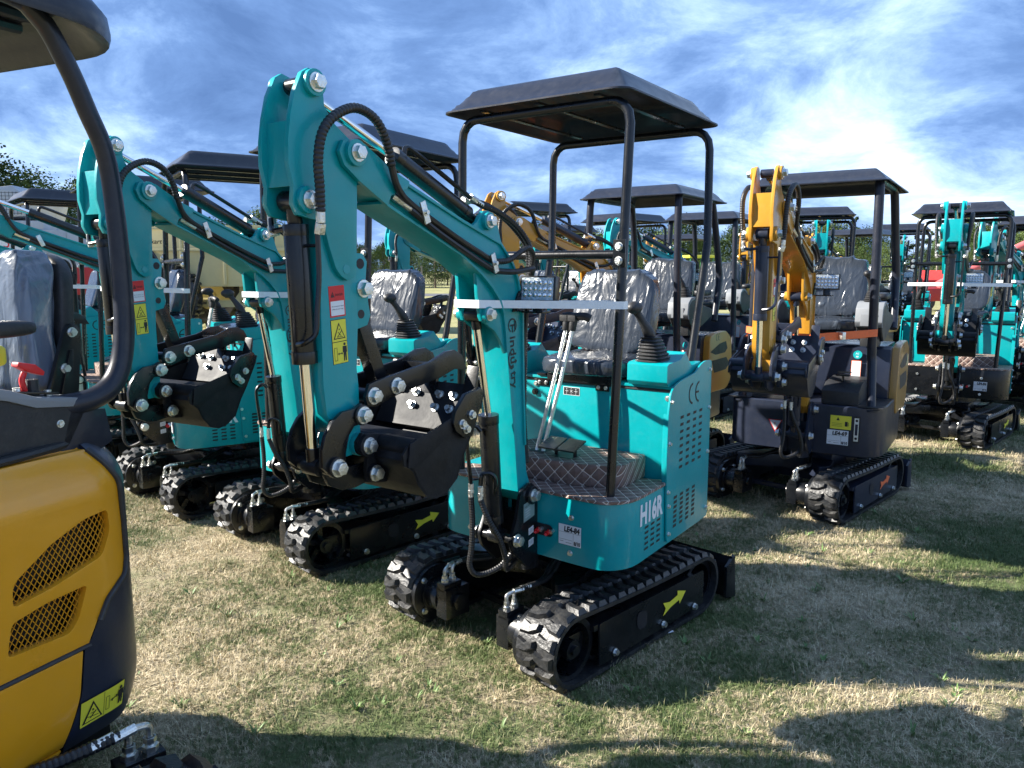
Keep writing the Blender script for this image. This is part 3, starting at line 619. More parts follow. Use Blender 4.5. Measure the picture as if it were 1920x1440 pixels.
    for x, z, y in ((1.560, 1.005, .086), (1.455, 1.138, .082)):
        for s in (1, -1): link('pin_bolt', MB().hexb((x, s * y, z), (0, s, 0), .021, .022).mesh('pin_bolt', ZN, .0015), lk)
    mb = MB()
    for s in (-1, 1): mb.prism(LPLATE, *sorted((s * .030, s * .044)))
    P('bucket_link', mb, black, g, bevel=.0018)
    # bucket
    mb = MB(); Y = .205
    for s in (-1, 1): mb.prism(BKT, *sorted((s * Y, s * (Y - .008))))
    mb.prism(shellpoly(SHELL, .008), -Y, Y)
    mb.prism([(1.135, 1.035), (1.145, 1.045), (1.055, 1.185), (1.043, 1.178)], -Y + .02, Y - .02)
    mb.cyl((1.375, -Y, 1.040), (1.375, Y, 1.040), .030, n=22)
    for s in (-1, 1):
        mb.prism([(1.40, 1.06), (1.20, 1.108), (1.14, 1.115), (1.13, 1.09), (1.20, 1.07), (1.37, .985), (1.41, .99)], *sorted((s * (Y + .001), s * (Y + .007))))
        mb.prism([(1.478, 1.062), (1.455, 1.085), (1.425, 1.078), (1.33, 1.06), (1.36, .92), (1.40, .925), (1.44, .935), (1.445, .97), (1.44, 1.01), (1.475, 1.035)], *sorted((s * .064, s * .078)))
        mb.cyl((1.445, s * .064, 1.048), (1.445, s * .092, 1.048), .033, n=20).cyl((1.417, s * .064, .960), (1.417, s * .088, .960), .026, n=18)
    bk = P('bucket', mb, BUCK if black is BLACK else black, g, bevel=.0016)
    for x, z, y in ((1.445, 1.048, .092), (1.417, .960, .088)):
        for s in (1, -1): link('pin_bolt', MB().hexb((x, s * y, z), (0, s, 0), .020, .020).mesh('pin_bolt', ZN, .0015), bk)
    for s in (1, -1):
        sc_ = [(1.207, 1.124), (1.157, 1.172), (1.079, 1.185), (1.066, 1.168), (1.094, 1.102), (1.125, 1.036), (1.159, 1.033), (1.206, 1.064), (1.218, 1.09)]
        o = link('side_cutter', MB().prism(sc_, *sorted((s * (Y + .001), s * (Y + .017)))).mesh('side_cutter', black, .003), bk)
        for x, z in ((1.177, 1.083), (1.157, 1.064), (1.130, 1.105)): link('bolt', MB().hexb((x, s * (Y + .017), z), (0, s, 0), .012, .012).mesh('bolt', ZN), bk)
    for y in (-.165, 0, .165):
        tb = MB(); vs = []
        for q, (x, z, w) in enumerate(((1.075, 1.125, .026), (1.045, 1.245, .022))):
            for dx, dy in ((-.012, -w), (.012, -w), (.012, w), (-.012, w)): vs.append((x + dx * (1 if q == 0 else .25), y + dy, z))
        tb.add(vs, [(0, 1, 2, 3), (7, 6, 5, 4), (0, 4, 5, 1), (1, 5, 6, 2), (2, 6, 7, 3), (3, 7, 4, 0)])
        link('tooth', tb.mesh('tooth', black, .003), bk)
    for y in (-.115, -.045, .055, .115):
        for z in ((1.150,) if y in (-.115,) else (1.145, 1.105)):
            x = 1.135 + (1.05 - 1.135) * (z - 1.04) / .14 + .010
            link('bolt', MB().cyl((x, y, z), (x + .004, y, z + .003), .015, n=14).cyl((x, y, z), (x + .018, y, z + .012), .010, n=6).mesh('bolt', ZN, .001), bk)
    # thumb
    mb = MB()
    for s in (-1, 1): mb.prism(THUMB, *sorted((s * .058, s * .070)))
    mb.cyl((1.400, -.06, 1.186), (1.400, .06, 1.186), .020, n=16); mb.box(1.10, 1.13, -.058, .058, 1.205, 1.255); mb.box(1.27, 1.30, -.058, .058, 1.18, 1.225)
    th = P('thumb', mb, black, g, bevel=.0016)
    for x, z in ((1.400, 1.186), (1.303, 1.204)):
        for s in (1, -1): link('pin_bolt', MB().hexb((x, s * .070, z), (0, s, 0), .021, .022).mesh('pin_bolt', ZN, .0015), th)
    P('thumb_strut', MB().prism([(1.425, 1.440), (1.380, 1.455), (1.285, 1.205), (1.325, 1.19)], -.022, .022), black, g, bevel=.002)
def boom_lamp(m):
    mb = MB().box(.655, .70, .075, .085, 1.36, 1.40)
    b = m.part('lamp_bracket', MB().prism([(.61, 1.40), (.60, 1.475), (.625, 1.49), (.65, 1.46), (.68, 1.40)], .060, .066).box(.57, .63, .066, .16, 1.395, 1.402), BLACK, 'b', bevel=.001)
    M = Matrix.Translation((.60, .125, 1.482)) @ Matrix.Rotation(R(8), 4, 'Z') @ Matrix.Rotation(R(-6), 4, 'Y')
    la = m.part('work_lamp', MB().box(-.03, .012, -.072, .072, -.048, .048, M).box(-.012, .004, -.02, .02, -.085, -.045, M), BLACK, 'b', bevel=.006)
    mb = MB().box(.012, .0145, -.064, .064, -.041, .041, M); link('lens', mb.mesh('lens', GLS), la)
    q = MB()
    for i in range(6):
        for j in range(3): q.cyl(M @ V((.0145, -.05 + .02 * i, -.022 + .022 * j)), M @ V((.019, -.05 + .02 * i, -.022 + .022 * j)), .0085, .004, n=8)
    link('reflector', q.mesh('reflector', CHR), la)
# ================================================================ houses, seats, canopies
def canopy_roof(xa, xb, yw, zl, zt, name='canopy_roof', m=None, mat=None, yc=0, ribs=True, droop=.30):
    NX, NY = 34, 40; vs = []; fs = []
    def hgt(u, v):   # u,v in 0..1
        e = min(u, 1 - u) * (xb - xa); f = min(v, 1 - v) * 2 * yw
        s = lambda d, w: 0 if d <= 0 else 1 if d >= w else (math.sin((d / w - .5) * math.pi) + 1) / 2
        z = zl + (zt - zl) * min(s(e, .13), s(f, .11))
        if ribs and e > .13 and f > .12: z += .003 * math.sin(v * 46) * min(1, (e - .13) / .06) * min(1, (f - .12) / .05)
        if ribs and .05 < f < .085 and e > .05: z -= .006
        return z
    us = [0, .006, .02, .04, .06, .085, .11, .13] + [.15 + .70 * i / 14 for i in range(15)] + [.87, .89, .915, .94, .96, .98, .994, 1]
    vv = [0, .008, .02, .035, .05, .07, .09, .11] + [.125 + .75 * i / 40 for i in range(41)] + [.89, .91, .93, .95, .965, .98, .992, 1]
    for u in us:
        for v in vv:
            x = xa + (xb - xa) * u; y = yc - yw + 2 * yw * v
            # rounded plan corners
            cx = min(u, 1 - u) * (xb - xa); cy = min(v, 1 - v) * 2 * yw; rr = .06
            if cx < rr and cy < rr:
                dx, dy = rr - cx, rr - cy; d = math.hypot(dx, dy)
                if d > 1e-6:
                    k = max(dx, dy) / d; x += (1 if u < .5 else -1) * dx * (1 - k); y += (1 if v < .5 else -1) * dy * (1 - k)
            vs.append((x, y, hgt(u, v)))
    n = len(vv); k = len(vs)
    low = [(x, y, z - .006) for x, y, z in vs]
    mb = MB(); fs = []
    for i in range(len(us) - 1):
        for j in range(n - 1):
            a, b, c, d = i * n + j, i * n + j + 1, (i + 1) * n + j + 1, (i + 1) * n + j
            fs.append((a, b, c, d)); fs.append((k + d, k + c, k + b, k + a))
    ring = [j for j in range(n)] + [i * n + n - 1 for i in range(1, len(us))] + [(len(us) - 1) * n + j for j in range(n - 2, -1, -1)] + [i * n for i in range(len(us) - 2, 0, -1)]
    for a, b in zip(ring, ring[1:] + ring[:1]): fs.append((b, a, k + a, k + b))
    mb.add(vs + low, fs)
    return m.part(name, mb, mat or ROOF, 'h', ang=50)
def canopyA(m):
    r = .0178
    for nm, pts in (('front_hoop', [(.455, .366), (.395, .378), (.395, .378)]), ('rear', None)):
        pass
    def hoop(x0, z0, x1, y0, y1, ztop, bend=None):
        P = []
        for s in (1, -1):
            leg = [V((x0, s * y0, z0))] + ([V((bend[0], s * bend[1], bend[2]))] if bend else []) + [V((x1, s * y1, ztop - .10))]
            arc = [V((x1, s * (y1 - .072 * (1 - math.cos(a))), ztop - .095 + .078 * math.sin(a))) for a in (R(25), R(50), R(72), R(90))]
            P.append(leg + arc)
        return P[0] + P[1][::-1]
    f = hoop(.460, .70, .402, .362, .384, 2.174); mb = MB().tube(f, r, 14, 1)
    fh = m.part('canopy_post', mb, BLACK, 'h')
    b = hoop(-.185, 1.10, -.335, .400, .400, 2.168, (-.335, .405, 1.66)); mb = MB().tube(b, r, 14, 1)
    m.part('canopy_post', mb, BLACK, 'h')
    mb = MB()
    for y in (-.26, .0, .26): mb.box(-.36, .43, y - .012, y + .012, 2.178, 2.186)
    m.part('roof_rail', mb, BLACK, 'h')
    cb = m.part('crossbar', MB().cyl((.425, -.355, 1.608), (.425, .350, 1.608), .0165, n=16), BLACK, 'h')
    for s in (1, -1):
        q = link('bracket', MB().box(.436, .443, *sorted((s * .345, s * .395)), 1.560, 1.662).mesh('bracket', BLACK, .002), cb)
        for z in (1.585, 1.636): link('bolt', MB().hexb((.443, s * .370, z), (1, 0, 0), .013, .012).mesh('bolt', ZN), cb)
    canopy_roof(-.480, .465, .425, 2.192, 2.290, m=m, yc=-.028)
def wrinkle(mb_grid, amp, seed=0): pass
def softbox(c, s, e=.32, nu=64, nv=40, disp=.0, seed=0, sq=None, ax=(3, 3, 3), fn=None):
    """rounded cushion with drape wrinkles"""
    mb = MB(); vs = []; fs = []
    def sg(x, p): return math.copysign(abs(x) ** p, x)
    for i in range(nv + 1):
        v = -math.pi / 2 + math.pi * i / nv
        for j in range(nu):
            u = 2 * math.pi * j / nu
            p = V((sg(math.cos(v), e) * sg(math.cos(u), e) * s[0], sg(math.cos(v), e) * sg(math.sin(u), e) * s[1], sg(math.sin(v), e) * s[2]))
            if fn: p = fn(p)
            if disp:
                q = V((p.x * ax[0] + seed, p.y * ax[1], p.z * ax[2])); w = noise.ridged_multi_fractal(q, .8, 2.1, 4, .9, 2.0)
                d = p.normalized() * disp * (w - .8); p = p + d
            vs.append(tuple(p + V(c)))
    for i in range(nv):
        for j in range(nu): fs.append((i * nu + j, i * nu + (j + 1) % nu, (i + 1) * nu + (j + 1) % nu, (i + 1) * nu + j))
    mb.add(vs, fs); return mb
def seat(m, x=-.12, y=.015, z=1.13, w=.21, h=.40, tilt=-6, back=PLAST, xb=-.24, seed=0):
    m.part('seat_cushion', softbox((x + .02, y, z + .035), (.225, w, .045), .38, 64, 26, .018, seed, ax=(7, 4, 6)), back, 'h', ang=80)
    def fn(p):
        t = (p.z + h / 2) / h; p = V((p.x, p.y * (1.0 - .10 * max(0, t - .4)), p.z)); p.x -= .10 * t * (p.z > -1); return p
    m.part('seat_back', softbox((xb + .03, y, z + .075 + h / 2), (.050, w * .98, h / 2), .34, 72, 50, .020, seed + 3, ax=(4, 13, 2.6), fn=fn), back, 'h', ang=80)
    m.part('seat_base', MB().box(x - .16, x + .20, y - w * .8, y + w * .8, z - .035, z), BLACK, 'h', bevel=.004)
def joystick(m, x, y, z, lean=.07, s=1, side=-.03):
    mb = MB()
    # square concertina boot
    lv = []; n = 7
    for i in range(n * 2 + 1):
        t = i / (n * 2); w = (.062 - .026 * t ** 1.1) * s * (1 if i % 2 == 0 else .88); lv.append((w, t * .082 * s))
    vs = []; 
    for w, zz in lv:
        for a in range(16):
            an = 2 * math.pi * a / 16 + .2; c, d = math.cos(an), math.sin(an); k = 1 / max(abs(c), abs(d)) ** .75
            vs.append((x + c * w * k - .25 * zz * 0 + lean * .25 * zz / .08, y + d * w * k * .86, z + zz))
    q = 16; mb.add(vs, [(i * q + j, i * q + (j + 1) % q, (i + 1) * q + (j + 1) % q, (i + 1) * q + j) for i in range(len(lv) - 1) for j in range(q)] + [tuple(range((len(lv) - 1) * q, len(lv) * q))])
    j = m.part('joystick_boot', mb, PLB, 'h')
    b = V((x + lean * .25, y, z + .075 * s)); t = V((x + lean, y + side, z + .175 * s))
    g = MB().tube([b, b.lerp(t, .4) + V((.0, .0, .004)), t], lambda i: (.0165 + .004 * math.sin(i)) * s, 12, 3)
    g.ell(tuple(t + V((.012, 0, .010))), (.036 * s, .025 * s, .022 * s), 14, 9)
    link('grip', g.mesh('grip', PLB), j)
def slots(pr, x0, x1, z0, z1, cols, rows, w=.031, h=.0118, sk=.003):
    for r in range(rows):
        for c in range(cols):
            x = x0 + (x1 - x0) * c / (cols - 1); z = z0 + (z1 - z0) * r / (rows - 1)
            pr.poly(INK, [(x - w / 2 - sk, z - h / 2), (x + w / 2 - sk * .3, z - h / 2), (x + w / 2 + sk, z + h / 2), (x - w / 2 + sk * .3, z + h / 2)], 1)
def lot_label(pr, txt, sub='8/10'):
    w, h = pr.w, pr.h; pr.sheet(WHITE); pr.text(INK, txt, w * .24, h * .67, h * .36, 1, w * .70, bold=.05, shear=.1)
    pr.line(INK, w * .02, h * .62, w * .98, h * .62, h * .012); pr.line(INK, w * .02, h * .26, w * .62, h * .26, h * .012); pr.line(INK, w * .66, h * .62, w * .66, h * .02, h * .012)
    if sub: pr.text(INK, sub, w * .69, h * .06, h * .26, 1, w * .28, bold=.05)
    pr.line(INK, w * .05, h * .16, w * .22, h * .16, h * .02); pr.line(INK, w * .32, h * .12, w * .58, h * .12, h * .02)
    return pr
PLAN = [(.12, .455), (.40, .455), (.455, .448), (.505, .42), (.540, .375), (.545, .30), (.535, .15), (.526, .0), (.522, -.15), (.520, -.30), (.512, -.375), (.485, -.42), (.44, -.448), (.38, -.455), (.12, -.455), (-.27, -.455), (-.31, -.38), (-.32, 0), (-.31, .38), (-.27, .455)]
def houseA(m, paint=TEAL, low=TEAL, label='LE4-84', text=True):
    lo = m.part('platform', MB().prism(rpoly(PLAN, .05, 3), .432, .688, 'z'), low, 'h', bevel=.003)
    if text:
        pr = Print((.392, .4555, .582), (-.215, 0, 0), (0, 0, .082)); pr.text(WHITE, 'H16R', .0, .0, .112, 1, .208, bold=.045); link('model_lettering', pr.build('model_lettering'), lo)
    pr = Print((.365, .4555, .0), (-.2, 0, 0), (0, 0, 1)); slots(pr, .035, .145, .475, .562, 3, 5, .030, .009); tag(link('vent_slots', pr.build('vent_slots'), lo), kind='stuff')
    lb = lot_label(Print((.5425, .186, .505), (.0055, .102, 0), (0, 0, .080)), label) if True else None
    link('lot_label', lb.build('lot_label'), lo)
    mb = MB()
    pl = rpoly([(0, .0), (.098, .0), (.098, .048), (0, .048)], .022, 5)
    pr = Print((.5325, .06, .518), (.0075, .1, 0), (0, 0, .05)); pr.poly(INK, pl, 1); po = link('port_plate', pr.build('port_plate'), lo)
    for yy in (.090, .138):
        link('port_cap', MB().cyl((.532, yy, .540), (.556, yy, .536), .0095, n=12).cyl((.556, yy, .536), (.562, yy - .004, .530), .006, n=10).mesh('port_cap', RED), lo)
        link('port_fitting', MB().cyl((.530, yy + .016, .545), (.550, yy + .014, .543), .010, n=6).mesh('port_fitting', ZN), lo)
    for y, z in ((.241, .615), (.237, .473), (-.261, .618), (-.263, .477)):
        x = .5405 if y > 0 else .5215; link('bolt', MB().hexb((x, y, z), (1, 0, 0), .009, .010).mesh('bolt', ZN), lo)
    # floor mat: overlapping sheet with scalloped edge, raised foot box
    pm = [(x * 1.012, y * 1.012) for x, y in PLAN[:14]]
    pm = rpoly(pm, .04, 3)
    m.part('floor_mat', MB().prism(pm, .690, .702, 'z'), MATM, 'h', bevel=.004)
    fb = rpoly([(.11, -.22), (.42, -.22), (.430, .0), (.415, .17), (.37, .325), (.33, .352), (.11, .352)], .035, 4)
    o = m.part('foot_box', MB().prism(fb, .702, .792, 'z'), MATM, 'h', bevel=.008)
    link('lever_slot', MB().prism(rpoly([(.27, -.10), (.335, -.10), (.335, -.02), (.27, -.02)], .01), .7925, .7935, 'z').prism(rpoly([(.27, .03), (.36, .03), (.36, .13), (.27, .13)], .02), .7925, .7935, 'z').mesh('lever_slot', INK), o)
    mb = MB()
    for y0, y1 in ((-.005, .075), (.085, .165)):
        mb.add([(.40, y0, .835), (.40, y1, .835), (.30, y1, .862), (.30, y0, .862), (.40, y0, .829), (.40, y1, .829), (.30, y1, .856), (.30, y0, .856)], [(0, 1, 2, 3), (7, 6, 5, 4), (0, 4, 5, 1), (1, 5, 6, 2), (2, 6, 7, 3), (3, 7, 4, 0)]); mb.cyl((.32, (y0 + y1) / 2, .855), (.32, (y0 + y1) / 2, .79), .008, n=8)
    m.part('pedal', mb, BLACK, 'h')
    for y in (-.072, -.040):
        lv = MB().tube([(.305, y, .79), (.295, y + .004, .83), (.255, y + .055, 1.10), (.215, y + .085, 1.31)], .0088, 10, 5)
        l = m.part('travel_lever', lv, ZN, 'h')
        g = MB().cyl((.217, y + .083, 1.30), (.212, y + .087, 1.345), .015, .019, n=12).tube([(.212, y + .070, 1.358), (.208, y + .10 + (.035 if y > -.05 else 0), 1.362), (.20, y + .125 + (.035 if y > -.05 else 0), 1.352)], .017, 12, 4).box(.195, .232, y + .06, y + .105, 1.34, 1.368)
        link('grip', g.mesh('grip', GREY if False else PLB, .003), l)
    # engine and seat console
    mb = MB().box(-.285, .110, -.452, .452, .690, 1.060)
    co = m.part('seat_console', mb, paint, 'h', bevel=.003)
    m.part('lid', MB().box(-.29, .118, -.456, .456, 1.074, 1.086).box(-.28, .108, -.44, .44, 1.06, 1.074), paint, 'h', bevel=.002)
    link('lid_seal', MB().box(-.285, .1135, -.450, .450, 1.062, 1.072).mesh('lid_seal', PLB), co)
    for y in (-.165, .135):
        h = link('hinge', MB().box(.110, .117, y - .032, y + .032, 1.040, 1.095).box(.110, .125, y - .02, y + .02, 1.085, 1.097).mesh('hinge', BLACK, .002), co)
        for dy in (-.018, .018): link('bolt', MB().hexb((.117, y + dy, 1.055), (1, 0, 0), .007, .008).mesh('bolt', ZN), co)
    for y, z in ((.432, 1.036), (-.205, 1.045), (-.432, 1.036)): link('bolt', MB().hexb((.110, y, z), (1, 0, 0), .009, .009).mesh('bolt', ZN), co)
    link('lock', MB().cyl((.110, -.207, 1.008), (.120, -.207, 1.008), .014, n=16).cyl((.12, -.207, 1.008), (.126, -.207, 1.008), .007, n=6).mesh('lock', BLACK), co)
    pr = Print((.1105, -.060, 1.008), (0, .082, 0), (0, 0, .036)); pr.sheet(WHITE); pr.sheet(INK, .002, .002, .080, .034, 1, .0002)
    for cx in (.018, .041, .064):
        for a in range(4): pr.line(WHITE, cx, .018, cx + .008 * math.cos(R(90 * a + 45 * (cx == .041))), .018 + .008 * math.sin(R(90 * a + 45 * (cx == .041))), .0012, 2)
        pr.text(WHITE, 'O', cx - .003, .026, .006, 2); pr.text(WHITE, 'X', cx - .003, .004, .006, 2)
    link('control_sticker', pr.build('control_sticker'), co)
    for s in (1, -1):
        pts = [(.155, .445), (.168, .66), (.178, .80), (.172, .98), (.150, 1.070), (.115, 1.092), (.06, 1.105), (-.10, 1.122), (-.150, 1.150), (-.20, 1.162), (-.285, 1.160), (-.290, .445)]
        sp = m.part('side_panel', MB().prism(rpoly(pts, .02, 2), *sorted((s * .4575, s * .4655))).prism([(.148, .45), (.162, .66), (.172, .80), (.164, .98), (.150, .98), (.15, .45)], *sorted((s * .440, s * .4575))), paint, 'h', bevel=.002)
        pr = Print((0, s * .4655, 0), (-s, 0, 0) if s > 0 else (1, 0, 0), (0, 0, 1)); X = (lambda x: -x) if s > 0 else (lambda x: x)
        a, b = sorted((X(.035), X(-.170))); slots(pr, a, b, .742, .952, 4, 8); a, b = sorted((X(.080), X(-.115))); slots(pr, a, b, .500, .622, 4, 7)
        tag(link('vent_slots', pr.build('vent_slots'), sp), kind='stuff')
        pr = Print((-.035 if s > 0 else -.175, s * .4655, .985), (-s * .14, 0, 0) if s > 0 else (.14, 0, 0), (0, 0, .1))
        pr.disc(INK, .040, .052, .046, 1, 20, .037, R(95), R(265)); pr.disc(INK, .110, .052, .046, 1, 20, .037, R(95), R(265)); pr.poly(INK, [(.068, .048), (.104, .048), (.104, .057), (.068, .057)])
        link('ce_mark', pr.build('ce_mark'), sp)
        for x, z in ((.150, 1.03), (.155, .86), (.158, .66), (.150, .60), (-.26, 1.12), (-.265, .95), (-.265, .75), (-.27, .49), (.140, .48)):
            link('bolt', MB().hexb((x, s * .4655, z), (0, s, 0), .0075, .009).mesh('bolt', ZN), sp)
        y0, y1 = sorted((s * .268, s * .445))
        ps = [(.135, 1.087), (.150, 1.105), (.150, 1.172), (.135, 1.180), (.02, 1.186), (-.03, 1.215), (-.10, 1.150), (-.20, 1.160), (-.24, 1.087)]
        m.part('control_console', MB().prism(ps, y0, y1), paint, 'h', bevel=.003)
        joystick(m, .065, s * .345, 1.182, .095, 1.2, -.04 * s)
    m.part('counterweight', MB().prism(rpoly([(-.29, .445), (-.36, .40), (-.40, .25), (-.41, 0), (-.40, -.25), (-.36, -.40), (-.29, -.445)], .05, 3), .45, .95, 'z'), low, 'h', bevel=.004)
    seat(m, -.07, .03, 1.105, .205, .37, xb=-.175)
def machineA():
    m = Mach('mini_excavator'); undercarriage(m, BLACK, YV); boomset(m, TEAL, BLACK); boom_lamp(m); houseA(m); canopyA(m); return m.root

# ---------------------------------------------------------------- second make: rounded dark platform, yellow covers, rectangular-tube canopy
def canopyB(m):
    r = .027
    def leg(s):
        return [V((.475, s * .40, .70)), V((.40, s * .375, .98)), V((.400, s * .37, 1.10)), V((.41, s * .36, 1.75)), V((.405, s * .355, 2.02)), V((.385, s * .350, 2.085)), V((.32, s * .345, 2.10))]
    for s in (1, -1):
        m.part('canopy_post', MB().tube(leg(s), r, 14, 3).cyl((.475, s * .40, .69), (.475, s * .40, .702), .05, n=20), ROOF, 'h')
        pts = [V((-.30, s * .40, 1.15)), V((-.44, s * .38, 1.45)), V((-.445, s * .375, 1.55)), V((-.40, s * .36, 1.80)), V((-.33, s * .35, 2.03)), V((-.30, s * .345, 2.085)), V((-.24, s * .34, 2.10))]
        m.part('canopy_post', MB().tube(pts, r, 14, 3), ROOF, 'h')
        m.part('roof_rail', MB().tube([(.32, s * .345, 2.10), (-.24, s * .34, 2.10)], r, 14, 1), ROOF, 'h')
    canopy_roof(-.50, .50, .42, 2.085, 2.165, m=m, mat=ROOF, ribs=False)
def houseB(m, cover=OCHY, low=DARK, label='LE4-69'):
    pl = [(.10, .48), (.36, .48), (.45, .465), (.51, .42), (.535, .34), (.54, .0), (.535, -.34), (.51, -.42), (.45, -.465), (.36, -.48), (-.30, -.48), (-.42, -.42), (-.50, -.25), (-.52, 0), (-.50, .25), (-.42, .42), (-.30, .48)]
    lo = m.part('platform', MB().prism(rpoly(pl, .05, 3), .40, .715, 'z'), low, 'h', bevel=.014, seg=3)
    lb = lot_label(Print((.5395, .165, .470), (-.001, .125, 0), (0, 0, .092)), label); link('lot_label', lb.build('lot_label'), lo)
    pr = Print((.5395, .180, .570), (-.001, .122, 0), (0, 0, .085)); pr.sheet(YV); pr.poly(INK, [(.035, .055), (.055, .055), (.045, .075)]); pr.poly(INK, [(.086, .02), (.102, .02), (.102, .05), (.086, .05)]); pr.line(INK, .106, .022, .106, .046, .003)
    for k in range(3): pr.line(INK, .01, .018 + .009 * k, .07, .018 + .009 * k, .0016)
    link('fuel_sticker', pr.build('fuel_sticker'), lo)
    pr = Print((.5395, .312, .49), (-.002, .042, 0), (0, 0, .17)); pr.sheet(INK); pr.sheet(ZN, .008, .012, .034, .158, 1, .0002); pr.sheet(DARK, .013, .05, .029, .12, 2, .0002); pr.disc(INK, .021, .03, .008, 2); pr.disc(INK, .021, .142, .008, 2)
    link('level_gauge', pr.build('level_gauge'), lo)
    pr = Print((.5395, -.20, .51), (0, .1, 0), (0, 0, .1)); pr.poly(RED, [(.0, .08), (.09, .08), (.045, .0)]); pr.poly(WHITE, [(.008, .076), (.082, .076), (.045, .010)], 2); pr.text(RED, 'F', .038, .045, .025, 3)
    link('warning_sticker', pr.build('warning_sticker'), lo)
    # foot wells and mat
    for s in (1, -1):
        y0, y1 = sorted((s * .12, s * .44))
        f = MB().prism([(.12, .716), (.53, .716), (.53, .722), (.12, .722)], *sorted((s * .33, s * .475)))
        m.part('foot_plate', f, PLB, 'h')
        ht = [(.13, .716), (.50, .716), (.50, .80), (.40, .845), (.13, .86)] if s > 0 else [(.18, .716), (.48, .716), (.47, .80), (.36, .84), (.18, .85)]
        m.part('foot_box', MB().prism(ht, *sorted((s * .11, s * .33))), PLB, 'h', bevel=.010, seg=2)
        m.part('pedal', MB().box(.34, .40, *sorted((s * .17, s * .25)), .885, .893).cyl((.37, s * .21, .885), (.36, s * .21, .82), .007, n=8).box(.31, .345, *sorted((s * .17, s * .25)), .90, .907), BLACK, 'h')
    m.part('front_cover', MB().prism([(.06, .72), (.13, .72), (.10, 1.04), (.07, 1.055), (.02, 1.06)], -.445, .445), low, 'h', bevel=.010, seg=2)
    pr = Print((.1325, .215, .84), (0, .06, 0), (-.007, 0, .12)); pr.sheet(ORG); pr.sheet(WHITE, .003, .003, .057, .117, 1, .0002); link('notice_sticker', pr.build('notice_sticker'), m.root.children[-1])
    pr = Print((.1325, .22, .96), (0, .06, 0), (-.01, 0, .06)); pr.disc(TEAL, .03, .04, .028); pr.text(WHITE, 'AC', .018, .042, .016, 2); pr.text(WHITE, '68', .02, .022, .016, 2); link('round_sticker', pr.build('round_sticker'), m.root.children[-1])
    m.part('engine_cover', MB().box(-.46, .06, -.40, .40, .72, 1.05), BLACK, 'h', bevel=.01)
    for s in (1, -1):
        pts = [(.055, .715), (.035, 1.045), (-.10, 1.07), (-.34, 1.075), (-.47, 1.01), (-.50, .85), (-.49, .66), (-.40, .60), (.04, .61)]
        sp = m.part('side_cover', MB().prism(rpoly(pts, .04, 3), *sorted((s * .44, s * .492))), cover, 'h', bevel=.012, seg=3)
        pr = Print((0, s * .492, 0), (-s, 0, 0) if s > 0 else (1, 0, 0), (0, 0, 1)); X = (lambda x: -x) if s > 0 else (lambda x: x)
        pr.poly(INK, [(X(.02), .93), (X(-.18), .98), (X(-.34), .99), (X(-.38), .93), (X(-.32), .90), (X(-.10), .90)]); pr.poly(INK, [(X(-.02), .86), (X(-.36), .86), (X(-.44), .80), (X(-.36), .76), (X(-.08), .76)])
        link('vent_opening', pr.build('vent_opening'), sp)
        pr = Print((-.10 if s > 0 else -.20, s * .492, 1.005), (-s * .1, 0, 0) if s > 0 else (.1, 0, 0), (0, 0, .1)); pr.disc(INK, .030, .03, .030, 1, 18, .023, R(95), R(265)); pr.disc(INK, .078, .03, .030, 1, 18, .023, R(95), R(265)); pr.poly(INK, [(.05, .027), (.073, .027), (.073, .033), (.05, .033)])
        link('ce_mark', pr.build('ce_mark'), sp)
        # arm rest pod with joystick
        pod = [(.22, 1.15), (.27, 1.22), (.255, 1.30), (.21, 1.335), (.13, 1.345), (-.02, 1.29), (-.26, 1.25), (-.28, 1.20), (-.10, 1.14), (.04, 1.10), (.14, 1.09)]
        pd = m.part('control_console', MB().prism(rpoly(pod, .03, 3), *sorted((s * .245, s * .40))), PLB, 'h', bevel=.018, seg=3)
        tp = [(.262, 1.19), (.285, 1.225), (.268, 1.312), (.215, 1.348), (.13, 1.355), (.02, 1.315), (.01, 1.298), (.13, 1.336), (.20, 1.322), (.245, 1.292), (.255, 1.225), (.24, 1.19)]
        link('trim', MB().prism(rpoly(tp, .006, 2), *sorted((s * .243, s * .402))).box(.262, .284, *sorted((s * .275, s * .37)), 1.20, 1.275).mesh('trim', GREY, .005, 2), pd)
        link('pedestal', MB().box(.08, .20, *sorted((s * .265, s * .38)), 1.06, 1.16).mesh('pedestal', PLB, .02, 2), pd)
        joystick(m, .15, s * .32, 1.345, .05, 1.0, -.03 * s)
        m.part('arm_rest', softbox((-.22, s * .33, 1.375), (.11, .045, .025), .5, 20, 10), PLB, 'h', ang=60)
    seat(m, -.14, .0, 1.15, .225, .42, xb=-.27, seed=5)
def machineB():
    m = Mach('mini_excavator'); undercarriage(m, DARK, ORG); boomset(m, OCHY, DARK, logo=False); boom_lamp(m); houseB(m); canopyB(m); return m.root
# ================================================================ machines in their rows
G1 = 'teal mini excavators lined up in rows'; G2 = 'yellow mini excavators lined up in rows'
UY = 44.5
protoA = machineA(); protoB = machineB()
def put(root, x, y, yaw, swing, label, group, uyaw=UY):
    place(root, x, y, yaw, uyaw, swing); tag(root, label, 'excavator', group); return root
SIMPLE = ('control_sticker', 'rating_sticker', 'name_plate', 'model_lettering', 'lot_label')
M1 = put(protoA, .340, 3.413, 35, 0, 'teal mini excavator nearest in the middle, lot label LE4-84 on its front', G1)
A = lambda *a, mm=None, skip=(): put(clone(protoA, mm, skip), *a)
M2 = A(-.835, 4.50, 31, -3, 'teal mini excavator directly behind the raised arm of the nearest one', G1)
M3 = A(-1.87, 5.38, 57, 0, 'teal mini excavator turned sideways behind the second one, seat back seen edge on', G1)
M4 = A(-3.05, 6.50, 52, 0, 'teal mini excavator turned sideways behind the bent canopy post of the yellow machine at left', G1)
